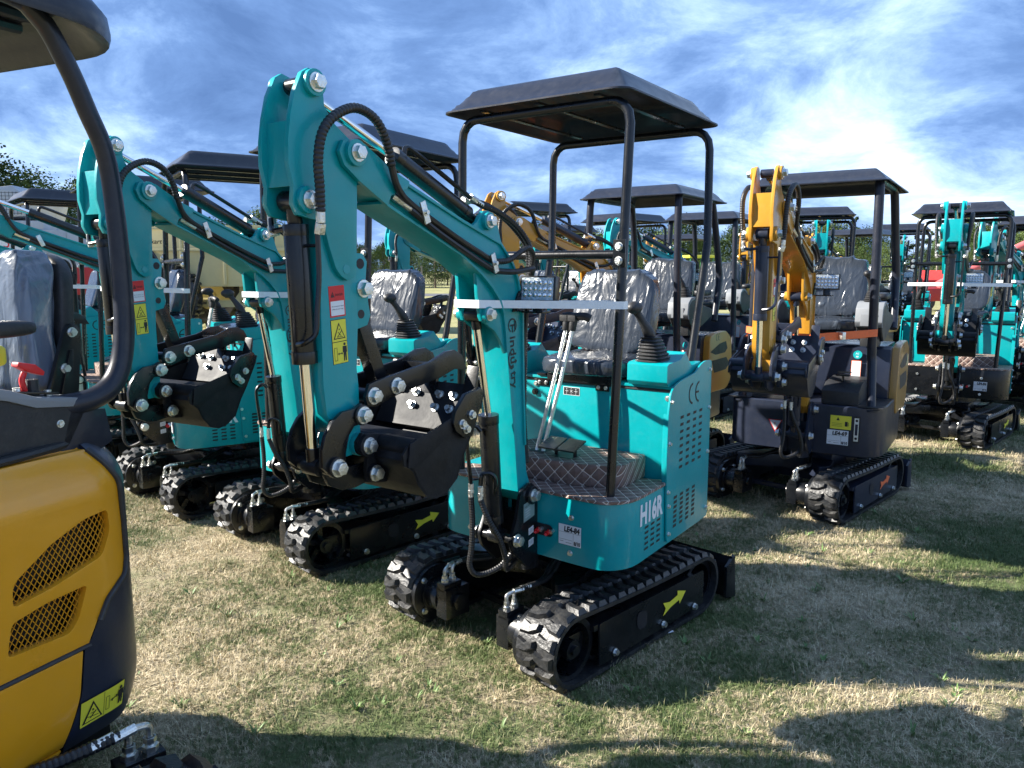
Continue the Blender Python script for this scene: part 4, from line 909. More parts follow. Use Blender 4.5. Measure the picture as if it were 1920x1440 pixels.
M5 = A(-4.30, 7.60, 48, 0, 'teal mini excavator farthest left, mostly hidden behind the plastic wrapped seat', G1)
BL = {'h': {}, 'platform': {'teal_paint': 'black_paint'}, 'counterweight': {'teal_paint': 'black_paint'}}
MY = put(protoB, 2.14, 5.29, 33, 0, 'yellow and dark grey mini excavator at right, with orange strap and lot label LE4-69', G2)
MT = A(4.20, 7.25, 33, 0, 'teal mini excavator with black platform, standing right of the yellow machine with the orange strap', G1, mm=BL)
def lower_canopy(r):      # some carry a lower, flatter canopy
  for o in r.children:
    if o.name.split(".")[0] in ("canopy_roof", "canopy_post", "roof_rail"): o.matrix_local = Matrix.Translation((0, 0, .70)) @ Matrix.Diagonal((.92, .93, .91, 1)) @ Matrix.Translation((0, 0, -.70))
B = lambda *a, mm=None, skip=(): put(clone(protoB, mm, skip), *a)
C1 = B(1.12, 6.15, 34, 27, 'yellow mini excavator behind the nearest teal one, its boom swung to the left', G2)
C2 = put(clone(protoB, {'side_cover': {'orange_yellow_paint_sunlit': 'teal_paint'}, 'b': {'orange_yellow_paint_sunlit': 'teal_paint'}, 'boom': {'orange_yellow_paint_sunlit': 'teal_paint'}}), 2.25, 8.7, 33, 30, 'teal mini excavator with rounded side covers, between two yellow machines', G1)
C3 = A(5.95, 8.8, 50, 0, 'teal mini excavator with black platform at the right edge of the picture', G1, mm=BL)
D1 = A(.15, 8.9, 60, 0, 'teal mini excavator behind the nearest boom, only roof and seat showing', G1)
D2 = A(1.55, 10.6, 45, 10, 'teal mini excavator in the third row with a slim raised boom behind the nearest canopy', G1)
D3 = B(4.05, 12.0, 33, 0, 'yellow mini excavator in the back rows seen left of the yellow arm with black cylinder', G2)
D4 = B(5.4, 12.1, 45, 0, 'yellow mini excavator in the back rows with its boom descending to the right', G2)
D5 = A(3.75, 9.6, 20, 0, 'teal mini excavator behind the canopy of the orange strapped machine', G1, mm=BL)
D6 = A(7.4, 11.2, 45, 0, 'teal mini excavator with a dark roof at the far right edge of the field', G1, mm=BL)
D7 = A(.9, 13.2, 40, 0, 'teal mini excavator in the farthest row left of the cream tinted clouds, roof only', G1)
D8 = B(3.0, 13.8, 30, 0, 'yellow mini excavator in the farthest row under a grey roof before the trees', G2)
D9 = A(6.45, 12.9, 28, 0, 'teal mini excavator whose wide dark roof shows right of the bent grey posts', G1)
for o in MY.children:
    if o.name.split('.')[0] == 'side_cover': o.data = swapmesh(o.data, {'orange_yellow_paint_sunlit': 'ochre_paint'})
lower_canopy(MT); lower_canopy(C3)
# ---- straps
def ribbon(name, pts, w, mat, label, cat='strap', th=.0012, group=None, sag=0):
    P = [V(p) for p in pts]; mb = MB(); n = len(P)
    top = [p + V((0, 0, w / 2)) for p in P]; bot = [p - V((0, 0, w / 2)) for p in P]
    offs = []
    for i in range(n):
        d = P[min(i + 1, n - 1)] - P[max(0, i - 1)]; q = V((-d.y, d.x, 0)).normalized() * th; offs.append(q)
    vs = top + bot + [t + o for t, o in zip(top, offs)] + [b + o for b, o in zip(bot, offs)]
    fs = []
    for i in range(n - 1):
        a, b, c, d = i, i + 1, n + i + 1, n + i; fs += [(a, b, c, d), (2 * n + d, 2 * n + c, 2 * n + b, 2 * n + a), (a, 2 * n + a, 2 * n + b, b), (d, c, 2 * n + c, 2 * n + d)]
    mb.add(vs, fs); o = link(name, mb.mesh(name, mat)); tag(o, label, cat, group); return o
def loc2w(root, p): return root.matrix_basis @ V(p)
bpy.context.view_layer.update()
def tapeA(root, swing, label):
    c, s = math.cos(R(-swing)), math.sin(R(-swing)); sw = lambda x, y: (.5 + (x - .5) * c - y * s, (x - .5) * s + y * c)
    f1 = sw(.872, -.055); f2 = sw(.874, .058); b1 = sw(.74, .066); b0 = sw(.74, -.066)
    pts = [(.435, -.402, 1.425), (.45, -.392, 1.425), (*b0, 1.432), (*f1, 1.435), (*f2, 1.435), (*b1, 1.430), (.455, .400, 1.424), (.430, .404, 1.424), (.415, .385, 1.424), (.42, .34, 1.426), (*sw(.68, .068), 1.428)]
    ribbon('packing_strap', [loc2w(root, p) for p in pts], .028, TAPE, label, group='white packing tape tying booms to canopy posts')
for r_, s_, l_ in ((M1, 0, 'white tape tying the boom of the nearest teal machine to its canopy post'), (M2, -3, 'white tape round the boom of the second teal machine'), (M3, 0, 'white tape on the posts of the sideways teal machine'), (MT, 0, 'white tape across the teal machine with black platform'),
                   (C3, 0, 'white tape on the teal machine at the right edge'), (M4, 0, 'white tape on the far left teal machine behind the wrapped seat')): tapeA(r_, s_, l_)
p = [(.44, -.40, 1.16), (.46, -.38, 1.16), (.75, -.09, 1.15), (.76, .09, 1.15), (.45, .385, 1.17), (.42, .40, 1.17), (.37, .38, 1.16), (.66, .07, 1.14), (.60, .0, 1.14)]
o = ribbon('ratchet_strap', [loc2w(MY, q) for q in p], .045, ORG, 'orange ratchet strap round the boom and posts of the yellow machine at right', th=.002)
M_ = MY.matrix_basis @ Matrix.Translation((.625, .225, 1.16))
link('buckle', MB().box(-.012, .012, -.03, .03, -.022, .022, Matrix.Rotation(R(-40), 4, 'Z')).mesh('buckle', ZN, .003), o).matrix_local = M_
# ================================================================ field
def ground():
    mb = MB(); xs = [-400, -120, -40, -16] + [-10 + i * .5 for i in range(49)] + [18, 45, 130, 400]; ys = [-30, -6] + [-2 + i * .5 for i in range(41)] + [22, 30, 45, 70, 110, 400, 900]
    vs = []
    for y in ys:
        for x in xs:
            near = 1 if (-10 <= x <= 14 and -2 <= y <= 18) else 0
            vs.append((x, y, .022 * noise.noise(V((x * .8, y * .8, 0))) * near - .004))
    n = len(xs); fs = [(j * n + i, j * n + i + 1, (j + 1) * n + i + 1, (j + 1) * n + i) for j in range(len(ys) - 1) for i in range(n - 1)]
    mb.add(vs, fs)
    m = bpy.data.materials.new('dry_turf'); m.use_nodes = True; nt = m.node_tree; b = nt.nodes['Principled BSDF']; b.inputs['Roughness'].default_value = .95; b.inputs['Specular IOR Level'].default_value = .15
    g = N(nt, 'ShaderNodeNewGeometry')
    def nz(s, d=6, r=.6, dist=0):
        q = N(nt, 'ShaderNodeTexNoise'); q.inputs['Scale'].default_value = s; q.inputs['Detail'].default_value = d; q.inputs['Roughness'].default_value = r; q.inputs['Distortion'].default_value = dist; L(nt, g.outputs['Position'], q.inputs['Vector']); return q.outputs[0]
    big = nz(.9, 5); fine = nz(38, 8, .75); mid = nz(6, 6, .7)
    dry = mix(nt, fine, (.25, .205, .13), (.52, .43, .29)); grn = mix(nt, fine, (.075, .095, .04), (.19, .21, .10)); soil = mix(nt, fine, (.11, .085, .06), (.21, .165, .12))
    f = ramp(nt, mth(nt, 'ADD', mth(nt, 'MULTIPLY', big, .65), mth(nt, 'MULTIPLY', mid, .35)), [(.42, (1, 1, 1)), (.58, (0, 0, 0))])
    c = mix(nt, f, dry, grn); c = mix(nt, ramp(nt, mid, [(.52, (0, 0, 0)), (.68, (1, 1, 1))]), c, soil)
    far = ramp(nt, big, [(.3, (.20, .21, .085)), (.7, (.36, .33, .17))]); sp = N(nt, 'ShaderNodeSeparateXYZ'); L(nt, g.outputs['Position'], sp.inputs[0])
    ff = mth(nt, 'DIVIDE', mth(nt, 'SUBTRACT', sp.outputs[1], 9.0), 12.0, clamp=True); c = mix(nt, ff, c, far); L(nt, c, b.inputs['Base Color'])
    bp = N(nt, 'ShaderNodeBump'); bp.inputs['Strength'].default_value = .9; bp.inputs['Distance'].default_value = .02; L(nt, fine, bp.inputs['Height']); L(nt, bp.outputs[0], b.inputs['Normal'])
    o = link('ground', mb.mesh('ground', m)); tag(o, 'dry mown grass field the machines stand on', kind='structure'); return o
GROUND = ground()
def blade_mat():
    m = bpy.data.materials.new('grass_blade'); m.use_nodes = True; nt = m.node_tree; b = nt.nodes['Principled BSDF']; b.inputs['Roughness'].default_value = .65; b.inputs['Specular IOR Level'].default_value = .25
    g = N(nt, 'ShaderNodeNewGeometry'); oi = N(nt, 'ShaderNodeObjectInfo')
    q = N(nt, 'ShaderNodeTexNoise'); q.inputs['Scale'].default_value = .9; q.inputs['Detail'].default_value = 5; L(nt, g.outputs['Position'], q.inputs['Vector'])
    k = N(nt, 'ShaderNodeTexNoise'); k.inputs['Scale'].default_value = 6; k.inputs['Detail'].default_value = 5; L(nt, g.outputs['Position'], k.inputs['Vector'])
    w = N(nt, 'ShaderNodeTexWhiteNoise', noise_dimensions='3D'); mpn = N(nt, 'ShaderNodeVectorMath', operation='SCALE'); mpn.inputs['Scale'].default_value = 70; L(nt, g.outputs['Position'], mpn.inputs[0]); fl = N(nt, 'ShaderNodeVectorMath', operation='FLOOR'); L(nt, mpn.outputs[0], fl.inputs[0]); L(nt, fl.outputs[0], w.inputs['Vector'])
    s = mth(nt, 'ADD', mth(nt, 'ADD', mth(nt, 'MULTIPLY', q.outputs[0], .60), mth(nt, 'MULTIPLY', k.outputs[0], .30)), mth(nt, 'MULTIPLY', mth(nt, 'SUBTRACT', w.outputs[0], .5), .16))
    c = ramp(nt, s, [(.34, (.085, .125, .04)), (.435, (.17, .19, .085)), (.475, (.38, .32, .195)), (.60, (.68, .58, .40))]); L(nt, c, b.inputs['Base Color'])
    b.inputs['Subsurface Weight'].default_value = 0
    return m
BLADE = blade_mat()
def clump(seed, n, rad, h, dry=False):
    rnd = random.Random(seed); mb = MB()
    for _ in range(n):
        a = rnd.uniform(0, 6.283); r = rad * math.sqrt(rnd.random()); x, y = r * math.cos(a), r * math.sin(a); hh = h * rnd.uniform(.35, 1.15); w = rnd.uniform(.0007, .0016)
        d = rnd.uniform(0, 6.283); le = hh * (rnd.uniform(.2, .9) if rnd.random() < .38 else rnd.uniform(1.2, 3.4)); cx, cy = math.cos(d), math.sin(d); px, py = -cy * w, cx * w
        if le > hh: hh *= rnd.uniform(.12, .5)
        vs = [(x - px, y - py, -.004), (x + px, y + py, -.004), (x + cx * le * .35 + px * .8, y + cy * le * .35 + py * .8, hh * .62), (x + cx * le * .35 - px * .8, y + cy * le * .35 - py * .8, hh * .62), (x + cx * le, y + cy * le, hh)]
        mb.add(vs, [(0, 1, 2, 3), (3, 2, 4)])
    return mb.mesh('grass_clump', BLADE)
def grass():
    # clumps kept in their own collection, scattered over a patch of ground in view by geometry nodes
    cc = bpy.data.collections.new('grass_sources')
    for i, (n, r, h) in enumerate(((170, .10, .026), (170, .11, .020), (110, .08, .042), (200, .12, .017))):
        o = bpy.data.objects.new('grass_tuft', clump(i, n, r, h)); cc.objects.link(o)
    def patch(name, pts, dens, seed, smin, smax, label):
        mb = MB(); mb.add([(x, y, .0) for x, y in pts], [tuple(range(len(pts)))]); o = link(name, mb.mesh(name, BLADE)); tag(o, label, kind='stuff')
        ng = bpy.data.node_groups.new(name, 'GeometryNodeTree'); ng.interface.new_socket('Geometry', in_out='INPUT', socket_type='NodeSocketGeometry'); ng.interface.new_socket('Geometry', in_out='OUTPUT', socket_type='NodeSocketGeometry')
        gi = ng.nodes.new('NodeGroupInput'); go = ng.nodes.new('NodeGroupOutput'); ds = ng.nodes.new('GeometryNodeDistributePointsOnFaces'); ds.inputs['Density'].default_value = dens; ds.inputs['Seed'].default_value = seed
        # patchy density
        nz = ng.nodes.new('ShaderNodeTexNoise'); nz.inputs['Scale'].default_value = 2.2; nz.inputs['Detail'].default_value = 4; mr = ng.nodes.new('ShaderNodeMapRange'); mr.inputs['From Min'].default_value = .35; mr.inputs['From Max'].default_value = .6; mr.inputs['To Min'].default_value = dens * .6; mr.inputs['To Max'].default_value = dens
        ng.links.new(nz.outputs[0], mr.inputs['Value']); ng.links.new(mr.outputs[0], ds.inputs['Density'])
        ci = ng.nodes.new('GeometryNodeCollectionInfo'); ci.inputs['Collection'].default_value = cc; ci.inputs['Separate Children'].default_value = True; ci.inputs['Reset Children'].default_value = True
        ip = ng.nodes.new('GeometryNodeInstanceOnPoints'); ip.inputs['Pick Instance'].default_value = True
        rv = ng.nodes.new('FunctionNodeRandomValue'); rv.data_type = 'FLOAT_VECTOR'; rv.inputs[0].default_value = (-.1, -.1, 0); rv.inputs[1].default_value = (.1, .1, 6.283)
        rs = ng.nodes.new('FunctionNodeRandomValue'); rs.data_type = 'FLOAT'; rs.inputs[2].default_value = smin; rs.inputs[3].default_value = smax; rs.inputs['Seed'].default_value = 5
        ng.links.new(gi.outputs[0], ds.inputs['Mesh']); ng.links.new(ds.outputs['Points'], ip.inputs['Points']); ng.links.new(ci.outputs[0], ip.inputs['Instance']); ng.links.new(rv.outputs[0], ip.inputs['Rotation']); ng.links.new(rs.outputs[1], ip.inputs['Scale'])
        ng.links.new(ip.outputs[0], go.inputs[0]); md = o.modifiers.new('scatter', 'NODES'); md.node_group = ng; return o
    patch('short_grass', [(-1.9, 1.6), (2.4, 1.6), (5.2, 5.2), (-4.6, 5.2)], 270, 1, .6, 1.15, 'short dry and green grass between the machines in front')
    patch('field_grass', [(-4.6, 5.2), (5.2, 5.2), (13.0, 16.0), (-13.0, 16.0)], 60, 2, 1.0, 1.7, 'short grass of the field farther back')
grass()
# ================================================================ trees
LEAF = []
for i, (a, b_) in enumerate((((.030, .055, .016), (.10, .15, .045)), ((.045, .075, .020), (.16, .21, .055)), ((.020, .042, .020), (.065, .095, .045)))):
    m = bpy.data.materials.new('leaf'); m.use_nodes = True; nt = m.node_tree; b = nt.nodes['Principled BSDF']; b.inputs['Roughness'].default_value = .7; b.inputs['Specular IOR Level'].default_value = .2
    oi = N(nt, 'ShaderNodeObjectInfo'); g = N(nt, 'ShaderNodeNewGeometry'); q = N(nt, 'ShaderNodeTexNoise'); q.inputs['Scale'].default_value = .9; q.inputs['Detail'].default_value = 6; L(nt, g.outputs['Position'], q.inputs['Vector'])
    f = mth(nt, 'ADD', mth(nt, 'MULTIPLY', q.outputs[0], .8), mth(nt, 'MULTIPLY', oi.outputs['Random'], .35)); L(nt, ramp(nt, f, [(.35, a), (.85, b_)]), b.inputs['Base Color']); LEAF.append(m)
def tree_meshes(seed, h, w, kind):
    rnd = random.Random(seed); tr = MB(); cr = MB(); base = h * (.05 if kind != 2 else .03)
    tr.tube([(0, 0, -.1), (rnd.uniform(-.1, .1), .05, h * .3), (rnd.uniform(-.2, .2), 0, h * .62)], lambda i: max(.03, .022 * h * (1 - i / 14)), 8, 5)
    cl = []
    for k in range(34 if kind != 2 else 34):
        if kind == 2: t = rnd.random(); z = base + (h - base) * t; r = w * .5 * (1 - t) ** .8 * rnd.uniform(.4, 1); rad = w * .20 * (1.15 - t)
        else:
            t = rnd.random() ** .8; z = base + (h - base) * (.08 + .84 * t); r = w * .5 * math.sqrt(max(.05, 1 - (2 * t - .9) ** 2)) * rnd.uniform(.25, .95); rad = w * rnd.uniform(.12, .22)
        a = rnd.uniform(0, 6.283); cl.append((V((r * math.cos(a), r * math.sin(a), z)), rad))
        if k < 9: tr.tube([(0, 0, h * rnd.uniform(.2, .5)), V((r * math.cos(a) * .5, r * math.sin(a) * .5, z - rad * .8)), cl[-1][0]], lambda i: max(.012, .008 * h * (1 - i / 9)), 5, 4)
    for c, rad in cl:
        for _ in range(210 if kind != 2 else 170):
            d = V((rnd.gauss(0, 1), rnd.gauss(0, 1), rnd.gauss(0, 1) * .8)).normalized() * rad * rnd.random() ** .4; p = c + d; s = rnd.uniform(.045, .11) * (h / 7)
            u = V((rnd.gauss(0, 1), rnd.gauss(0, 1), rnd.gauss(0, .6))).normalized(); q = u.orthogonal().normalized() * s * .7; u = u * s
            cr.add([p - u, p + q, p + u, p - q], [(0, 1, 2, 3)])
    return tr.mesh('trunk', BARK), cr.mesh('crown', LEAF[kind])
TM = [tree_meshes(1, 7.2, 6.6, 0), tree_meshes(2, 6.4, 5.4, 1), tree_meshes(3, 7.6, 6.0, 0), tree_meshes(4, 7.0, 4.2, 2), tree_meshes(5, 6.8, 6.4, 1)]
rnd = random.Random(11); nT = 0
KN = ['broad dark green tree', 'light green round tree', 'tall dark green tree', 'narrow dark evergreen tree', 'wide yellowish green tree']
def put_tree(px, d, k, s, label, group=None):
    r = bpy.data.objects.new('tree', None); COL.objects.link(r); r.location = ((px - 960) / 1442 * d, d, 0); r.rotation_euler = (0, 0, rnd.uniform(0, 6.28)); r.scale = (s, s, s * rnd.uniform(.92, 1.08))
    link('trunk', TM[k][0], r); link('crown', TM[k][1], r); tag(r, label, 'tree', group or 'trees along the far edge of the field')
for px, d, k, s, lb in ((-60, 44, 0, .82, 'dark tree cut by the left edge of the view'), (20, 42, 2, 1.02, 'tall pointed tree directly above the grey combine'), (72, 44, 4, 1.0, 'yellowish wide tree right of the combine grain tank'), (125, 43, 0, .86, 'dark green tree right of the yellowish one near the combine'), (172, 52, 2, .95, 'green tree touching the bent canopy post of the large yellow machine')):
    put_tree(px, d, k, s, lb, 'tall trees at the left edge')
ANC = ((240, 'the second teal boom'), (430, 'the grain cart'), (560, 'the nearest raised arm'), (700, 'the nearest boom'), (870, 'the nearest canopy left post'), (1000, 'the yellow boom'), (1060, 'the rear post of the nearest canopy'), (1180, 'the front post of the nearest canopy'), (1300, 'the green tractor'), (1390, 'the small yellow arm'), (1460, 'the upright yellow arm'),
       (1560, 'the orange strapped canopy'), (1640, 'the grey canopy post'), (1702, 'the small white sign'), (1810, 'the teal arm of the black platform machine'), (1880, 'the red auger'), (2000, 'the right edge'))
used_ = {}
def tlabel(kind, px):
    ax, an = min(ANC, key=lambda q: abs(q[0] - px)); rel = 'just left of' if px < ax - 9 else 'just right of' if px > ax + 9 else 'directly behind'
    for ext in ('', 'slightly farther ', 'half hidden ', 'third ', 'fourth ', 'last '):
        l = ext + kind + ' ' + rel + ' ' + an
        if l not in used_: used_[l] = 1; return l
    return l
px = 205
while px < 2060:
    d = rnd.uniform(76, 92); k = rnd.choice((0, 1, 2, 3, 4) if px > 1550 else (0, 1, 2, 4)); s = rnd.uniform(.74, 1.02)
    if 520 < px < 1000: s *= .72
    if 1380 < px < 1560: s *= 1.15
    put_tree(px, d, k, s, tlabel(KN[k], px)); px += rnd.uniform(18, 34)
for i in range(44):
    px = 250 + i * 40 + rnd.uniform(-14, 14); k = rnd.choice((0, 2, 4)); put_tree(px, rnd.uniform(66, 74), k, rnd.uniform(.42, .60), tlabel('low ' + {0: 'dark', 2: 'dense', 4: 'yellowish'}[k] + ' bush', px), 'bushes before the tree line')
# ================================================================ fence, road, rail
tag(link('road', MB().box(-300, 300, 47, 52, .0, .012).mesh('road', pmat('asphalt', (.10, .10, .105), .9, var=.15, vscale=.5))), 'grey road crossing behind the field', kind='structure')
fe = bpy.data.objects.new('wire_fence', None); COL.objects.link(fe); fe.location = (0, 60, 0); tag(fe, 'tall dark wire fence on posts running before the tree line', 'fence')
pm_ = MB().box(-.06, .06, -.06, .06, 0, 1.9).mesh('fence_post', WOOD)
for i in range(46): o = link('fence_post', pm_, fe); o.location = (-14 + i * 1.8 * 1.3, 0, 0)
mb = MB()
for z in (.2, .45, .7, .95, 1.2, 1.5, 1.8): mb.box(-16, 92, -.012, .012, z - .010, z + .010)
for i in range(160): mb.box(-16 + i * .66, -15.98 + i * .66, -.010, .010, .2, 1.8)
o = link('fence_wire', mb.mesh('fence_wire', BLACK), fe); tag(o, kind='stuff')
rl = bpy.data.objects.new('guard_rail', None); COL.objects.link(rl); rl.location = (13, 45.5, 0); tag(rl, 'pale wooden guard rail beside the road', 'rail')
pm2 = MB().box(-.08, .08, -.08, .08, 0, .95).mesh('rail_post', GALV)
for i in range(14): o = link('rail_post', pm2, rl); o.location = (i * 2.4 - 2, 0, 0)
for z in (.55, .85): link('rail_board', MB().box(-3, 31, -.12, -.08, z - .09, z + .09).mesh('rail_board', GALV), rl)
# ================================================================ grain cart, combine, tractor, auger, sign
def ppos(px, d): return ((px - 960) / 1442 * d, d)
x, y = ppos(415, 20.5); ct = bpy.data.objects.new('grain_cart', None); COL.objects.link(ct); ct.location = (x, y, 0); ct.rotation_euler = (0, 0, R(-4)); tag(ct, 'cream coloured grain cart with sloped hopper and big tyre behind the teal booms', 'grain cart')
mb = MB(); pr_ = [(-2.3, 2.62), (2.6, 2.62), (2.6, 2.25), (1.9, 1.15), (-.9, 1.15), (-2.3, 2.05)]
mb.prism(pr_, -1.1, 1.1)
hp = link('hopper', mb.mesh('hopper', CREAM, .02), ct)
mb = MB()
for xx in (-1.5, -.4, .7, 1.8): mb.box(xx - .04, xx + .04, -1.16, -1.10, 1.9 if xx in (-1.5,) else 1.2, 2.62)
mb.box(-2.35, 2.65, -1.18, -1.1, 2.56, 2.64).box(-2.3, 2.62, -1.16, -1.1, 2.02, 2.10); link('rib', mb.mesh('rib', CREAM, .01), ct)
mb = MB().box(-2.6, 2.6, -.7, -.55, .62, .80).box(-2.6, 2.6, .55, .7, .62, .80)
for xx in (-.9, .9, 2.2): mb.box(xx - .05, xx + .05, -.7, -.58, .7, 1.3)
mb.prism([(.7, .8), (1.0, 1.2), (1.1, 1.2), (1.3, .8)], -.72, -.66)
link('chassis', mb.mesh('chassis', CREAM, .01), ct)
link('auger_tube', MB().cyl((1.6, -.9, 1.25), (2.9, -.9, 1.2), .16, n=16).mesh('auger_tube', CREAM), ct)
pr = Print((-1.75, -1.112, 2.18), (2.2, 0, 0), (0, 0, .4)); pr.text(INK, 'Shuttlekart', .06, .03, .16, 1, .80, shear=.25, bold=.01); link('name_lettering', pr.build('name_lettering'), ct)
for xx, yy in ((-.75, -1.25), (-.75, 1.25), (1.5, 1.25)):
    ty = MB()
    n = 28; vs = []
    for i in range(n):
        a = 2 * math.pi * i / n
        for rr, w_ in ((.42, -.18), (.74, -.22), (.83, -.14), (.83, .14), (.74, .22), (.42, .18)): vs.append((xx + rr * math.cos(a), yy + w_, .86 + rr * math.sin(a)))
    ty.add(vs, [(i * 6 + j, i * 6 + (j + 1) % 6, ((i + 1) % n) * 6 + (j + 1) % 6, ((i + 1) % n) * 6 + j) for i in range(n) for j in range(6)])
    for i in range(22):
        a = 2 * math.pi * i / 22; M = Matrix.Translation((xx, yy, .86)) @ Matrix.Rotation(a, 4, 'Y'); ty.box(.81, .89, -.21, .02, -.03, .03, M); M = M @ Matrix.Rotation(.14, 4, 'Y'); ty.box(.81, .89, -.02, .21, -.03, .03, M)
    t_ = link('tyre', ty.mesh('tyre', RUB), ct); link('rim', MB().cyl((xx, yy - .12, .86), (xx, yy + .12, .86), .43, n=24).cyl((xx, yy - .16, .86), (xx, yy - .1, .86), .12, n=12).mesh('rim', CREAM, .01), t_)
x, y = ppos(30, 18.5); cb = bpy.data.objects.new('combine_harvester', None); COL.objects.link(cb); cb.location = (x, y, 0); cb.rotation_euler = (0, 0, R(8)); tag(cb, 'light grey combine harvester with mesh sided grain tank, number plate 370, at the left edge', 'combine')
link('grain_tank', MB().prism([(-1.6, 2.6), (.95, 2.75), (1.05, 3.1), (.70, 3.42), (-.4, 3.28), (-1.6, 3.05)], -1.1, .9).mesh('grain_tank', GALV, .03), cb)
pr = Print((-.2, -1.105, 2.72), (1.2, 0, 0), (0, 0, .7))
pts = [(.25, .05), (.95, .05), (1.12, .33), (.85, .60), (.45, .60), (.15, .33)]; pr.poly(GALV, pts, 1)
for i in range(12): pr.line(INK, .22 + .075 * i, .06, .22 + .075 * i, .56, .010, 2)
for j in range(7): pr.line(INK, .22, .09 + .075 * j, 1.05, .09 + .075 * j, .010, 2)
link('mesh_screen', pr.build('mesh_screen'), cb)
mb = MB().box(-1.6, 2.4, -1.2, 1.0, 1.35, 2.45).box(-1.6, 1.3, -1.15, .9, 2.45, 2.65)
for i in range(9): mb.box(-1.2 + i * .42, -1.16 + i * .42, -1.23, -1.2, 1.4, 2.4)
link('body', mb.mesh('body', GALV, .02), cb)
pr = Print((-.1, -1.235, 1.95), (1.1, 0, 0), (0, 0, .45)); pr.sheet(WHITE); pr.text(RED, '370', .55, .1, .36, 1, .50); link('number_plate', pr.build('number_plate'), cb)
link('skirt', MB().box(-1.8, 2.3, -1.28, 1.0, 1.0, 1.62).mesh('skirt', REDP, .02), cb)
for xx in (-.6, 1.8): link('wheel', MB().cyl((xx, -1.1, .62), (xx, -.7, .62), .62, n=26).cyl((xx, -1.15, .62), (xx, -1.1, .62), .3, n=18).mesh('wheel', RUB, .04), cb)
x, y = ppos(1304, 38); tr = bpy.data.objects.new('tractor', None); COL.objects.link(tr); tr.location = (x, y, 0); tr.rotation_euler = (0, 0, R(15)); tag(tr, 'small green tractor with yellow canopy far behind the nearest canopy posts', 'tractor')
link('bonnet', MB().box(-.35, .35, -1.7, -.2, .8, 1.35).mesh('bonnet', GREEN, .08), tr); link('body', MB().box(-.5, .5, -.3, .9, .6, 1.2).mesh('body', GREEN, .06), tr)
link('roof', MB().box(-.70, .70, -.5, .9, 2.15, 2.28).mesh('roof', YV, .04), tr)
mb = MB()
for sx in (-.6, .6):
    for sy in (-.4, .8): mb.cyl((sx, sy, .9), (sx, sy, 2.16), .035, n=8)
link('cab_post', mb.mesh('cab_post', GREEN), tr)
for sx in (-1, 1):
    link('wheel', MB().cyl((sx * .5, .6, .7), (sx * .9, .6, .7), .7, n=24).mesh('wheel', RUB, .05), tr); link('wheel', MB().cyl((sx * .45, -1.3, .42), (sx * .72, -1.3, .42), .42, n=20).mesh('wheel', RUB, .04), tr)
x, y = ppos(1800, 27); au = bpy.data.objects.new('grain_auger', None); COL.objects.link(au); au.location = (x, y, 0); tag(au, 'red grain auger rising to the right on white legs', 'auger')
link('auger_tube', MB().cyl((-.9, 0, 1.05), (3.2, 0, 3.0), .14, n=14).mesh('auger_tube', pmat('faded_red_paint', (.55, .12, .12), .55, var=.1)), au)
link('leg', MB().cyl((1.0, -.1, 2.05), (1.8, -.4, .0), .035, n=8).cyl((1.0, .1, 2.05), (1.8, .4, .0), .035, n=8).cyl((1.0, 0, 2.05), (.2, 0, 1.6), .03, n=8).mesh('leg', WHITE), au)
link('wheel', MB().cyl((1.8, -.5, .35), (1.8, -.3, .35), .35, n=20).mesh('wheel', RUB, .04), au)
link('hopper', MB().prism([(-1.6, .95), (-.6, .95), (-.85, .5), (-1.35, .5)], -.4, .4).mesh('hopper', REDP, .04), au)
x, y = ppos(1742, 30); im = bpy.data.objects.new('farm_implement', None); COL.objects.link(im); im.location = (x, y, 0); tag(im, 'red farm implement far behind the teal machine with black platform', 'implement')
link('frame', MB().box(-1.0, 1.2, -.8, .8, .7, .95).box(-1.0, 1.2, -.85, -.75, 1.05, 1.2).box(.0, .25, -.9, .9, .7, 1.55).mesh('frame', REDP, .02), im)
link('panel', MB().prism([(-1.1, .80), (-1.1, 1.05), (.0, 1.1), (.1, .80)], -.6, .6).mesh('panel', REDP, .02), im)
for sx in (-.7, .9): link('wheel', MB().cyl((sx, -.9, .38), (sx, -.65, .38), .38, n=20).mesh('wheel', RUB, .03), im)
x, y = ppos(1841, 34); sg = bpy.data.objects.new('field_sign', None); COL.objects.link(sg); sg.location = (x, y, 0); tag(sg, 'small white sign on a thin post far behind the auger', 'sign')
sg.location = (*ppos(1702, 34), 0); sg['label'] = 'small white sign on a thin post far behind the orange strapped machine'
link('post', MB().cyl((0, 0, 0), (0, 0, 1.5), .03, n=8).mesh('post', GALV), sg); link('plate', MB().box(-.16, .16, -.05, -.03, 1.25, 1.62).mesh('plate', WHITE, .01), sg)

# ---- small things on the grass
o = link('paper_tag', MB().box(-.028, .028, -.018, .018, .0, .001, Matrix.Translation((.66, 3.105, .022)) @ Matrix.Rotation(R(28), 4, 'Z') @ Matrix.Rotation(R(6), 4, 'X')).mesh('paper_tag', WHITE)); tag(o, 'small white paper tag lying on the grass beside the nearest track', 'tag')
def weed_mesh(seed, n, h):
    r_ = random.Random(seed); mb = MB()
    for _ in range(n):
        a = r_.uniform(0, 6.283); le = h * r_.uniform(.5, 1.1); w = .004; c, s_ = math.cos(a), math.sin(a); P0 = V((c * .006, s_ * .006, 0)); k = r_.uniform(.3, .9)
        vs = []
        for i in range(5):
            t = i / 4; ww = w * (1 - t) ** .6 * (1 if i else .6); p = P0 + V((c * le * k * t, s_ * le * k * t, le * (t - .45 * t * t))); vs += [p + V((-s_, c, 0)) * ww, p - V((-s_, c, 0)) * ww]
        mb.add(vs, [(2 * i, 2 * i + 1, 2 * i + 3, 2 * i + 2) for i in range(4)])
    return mb
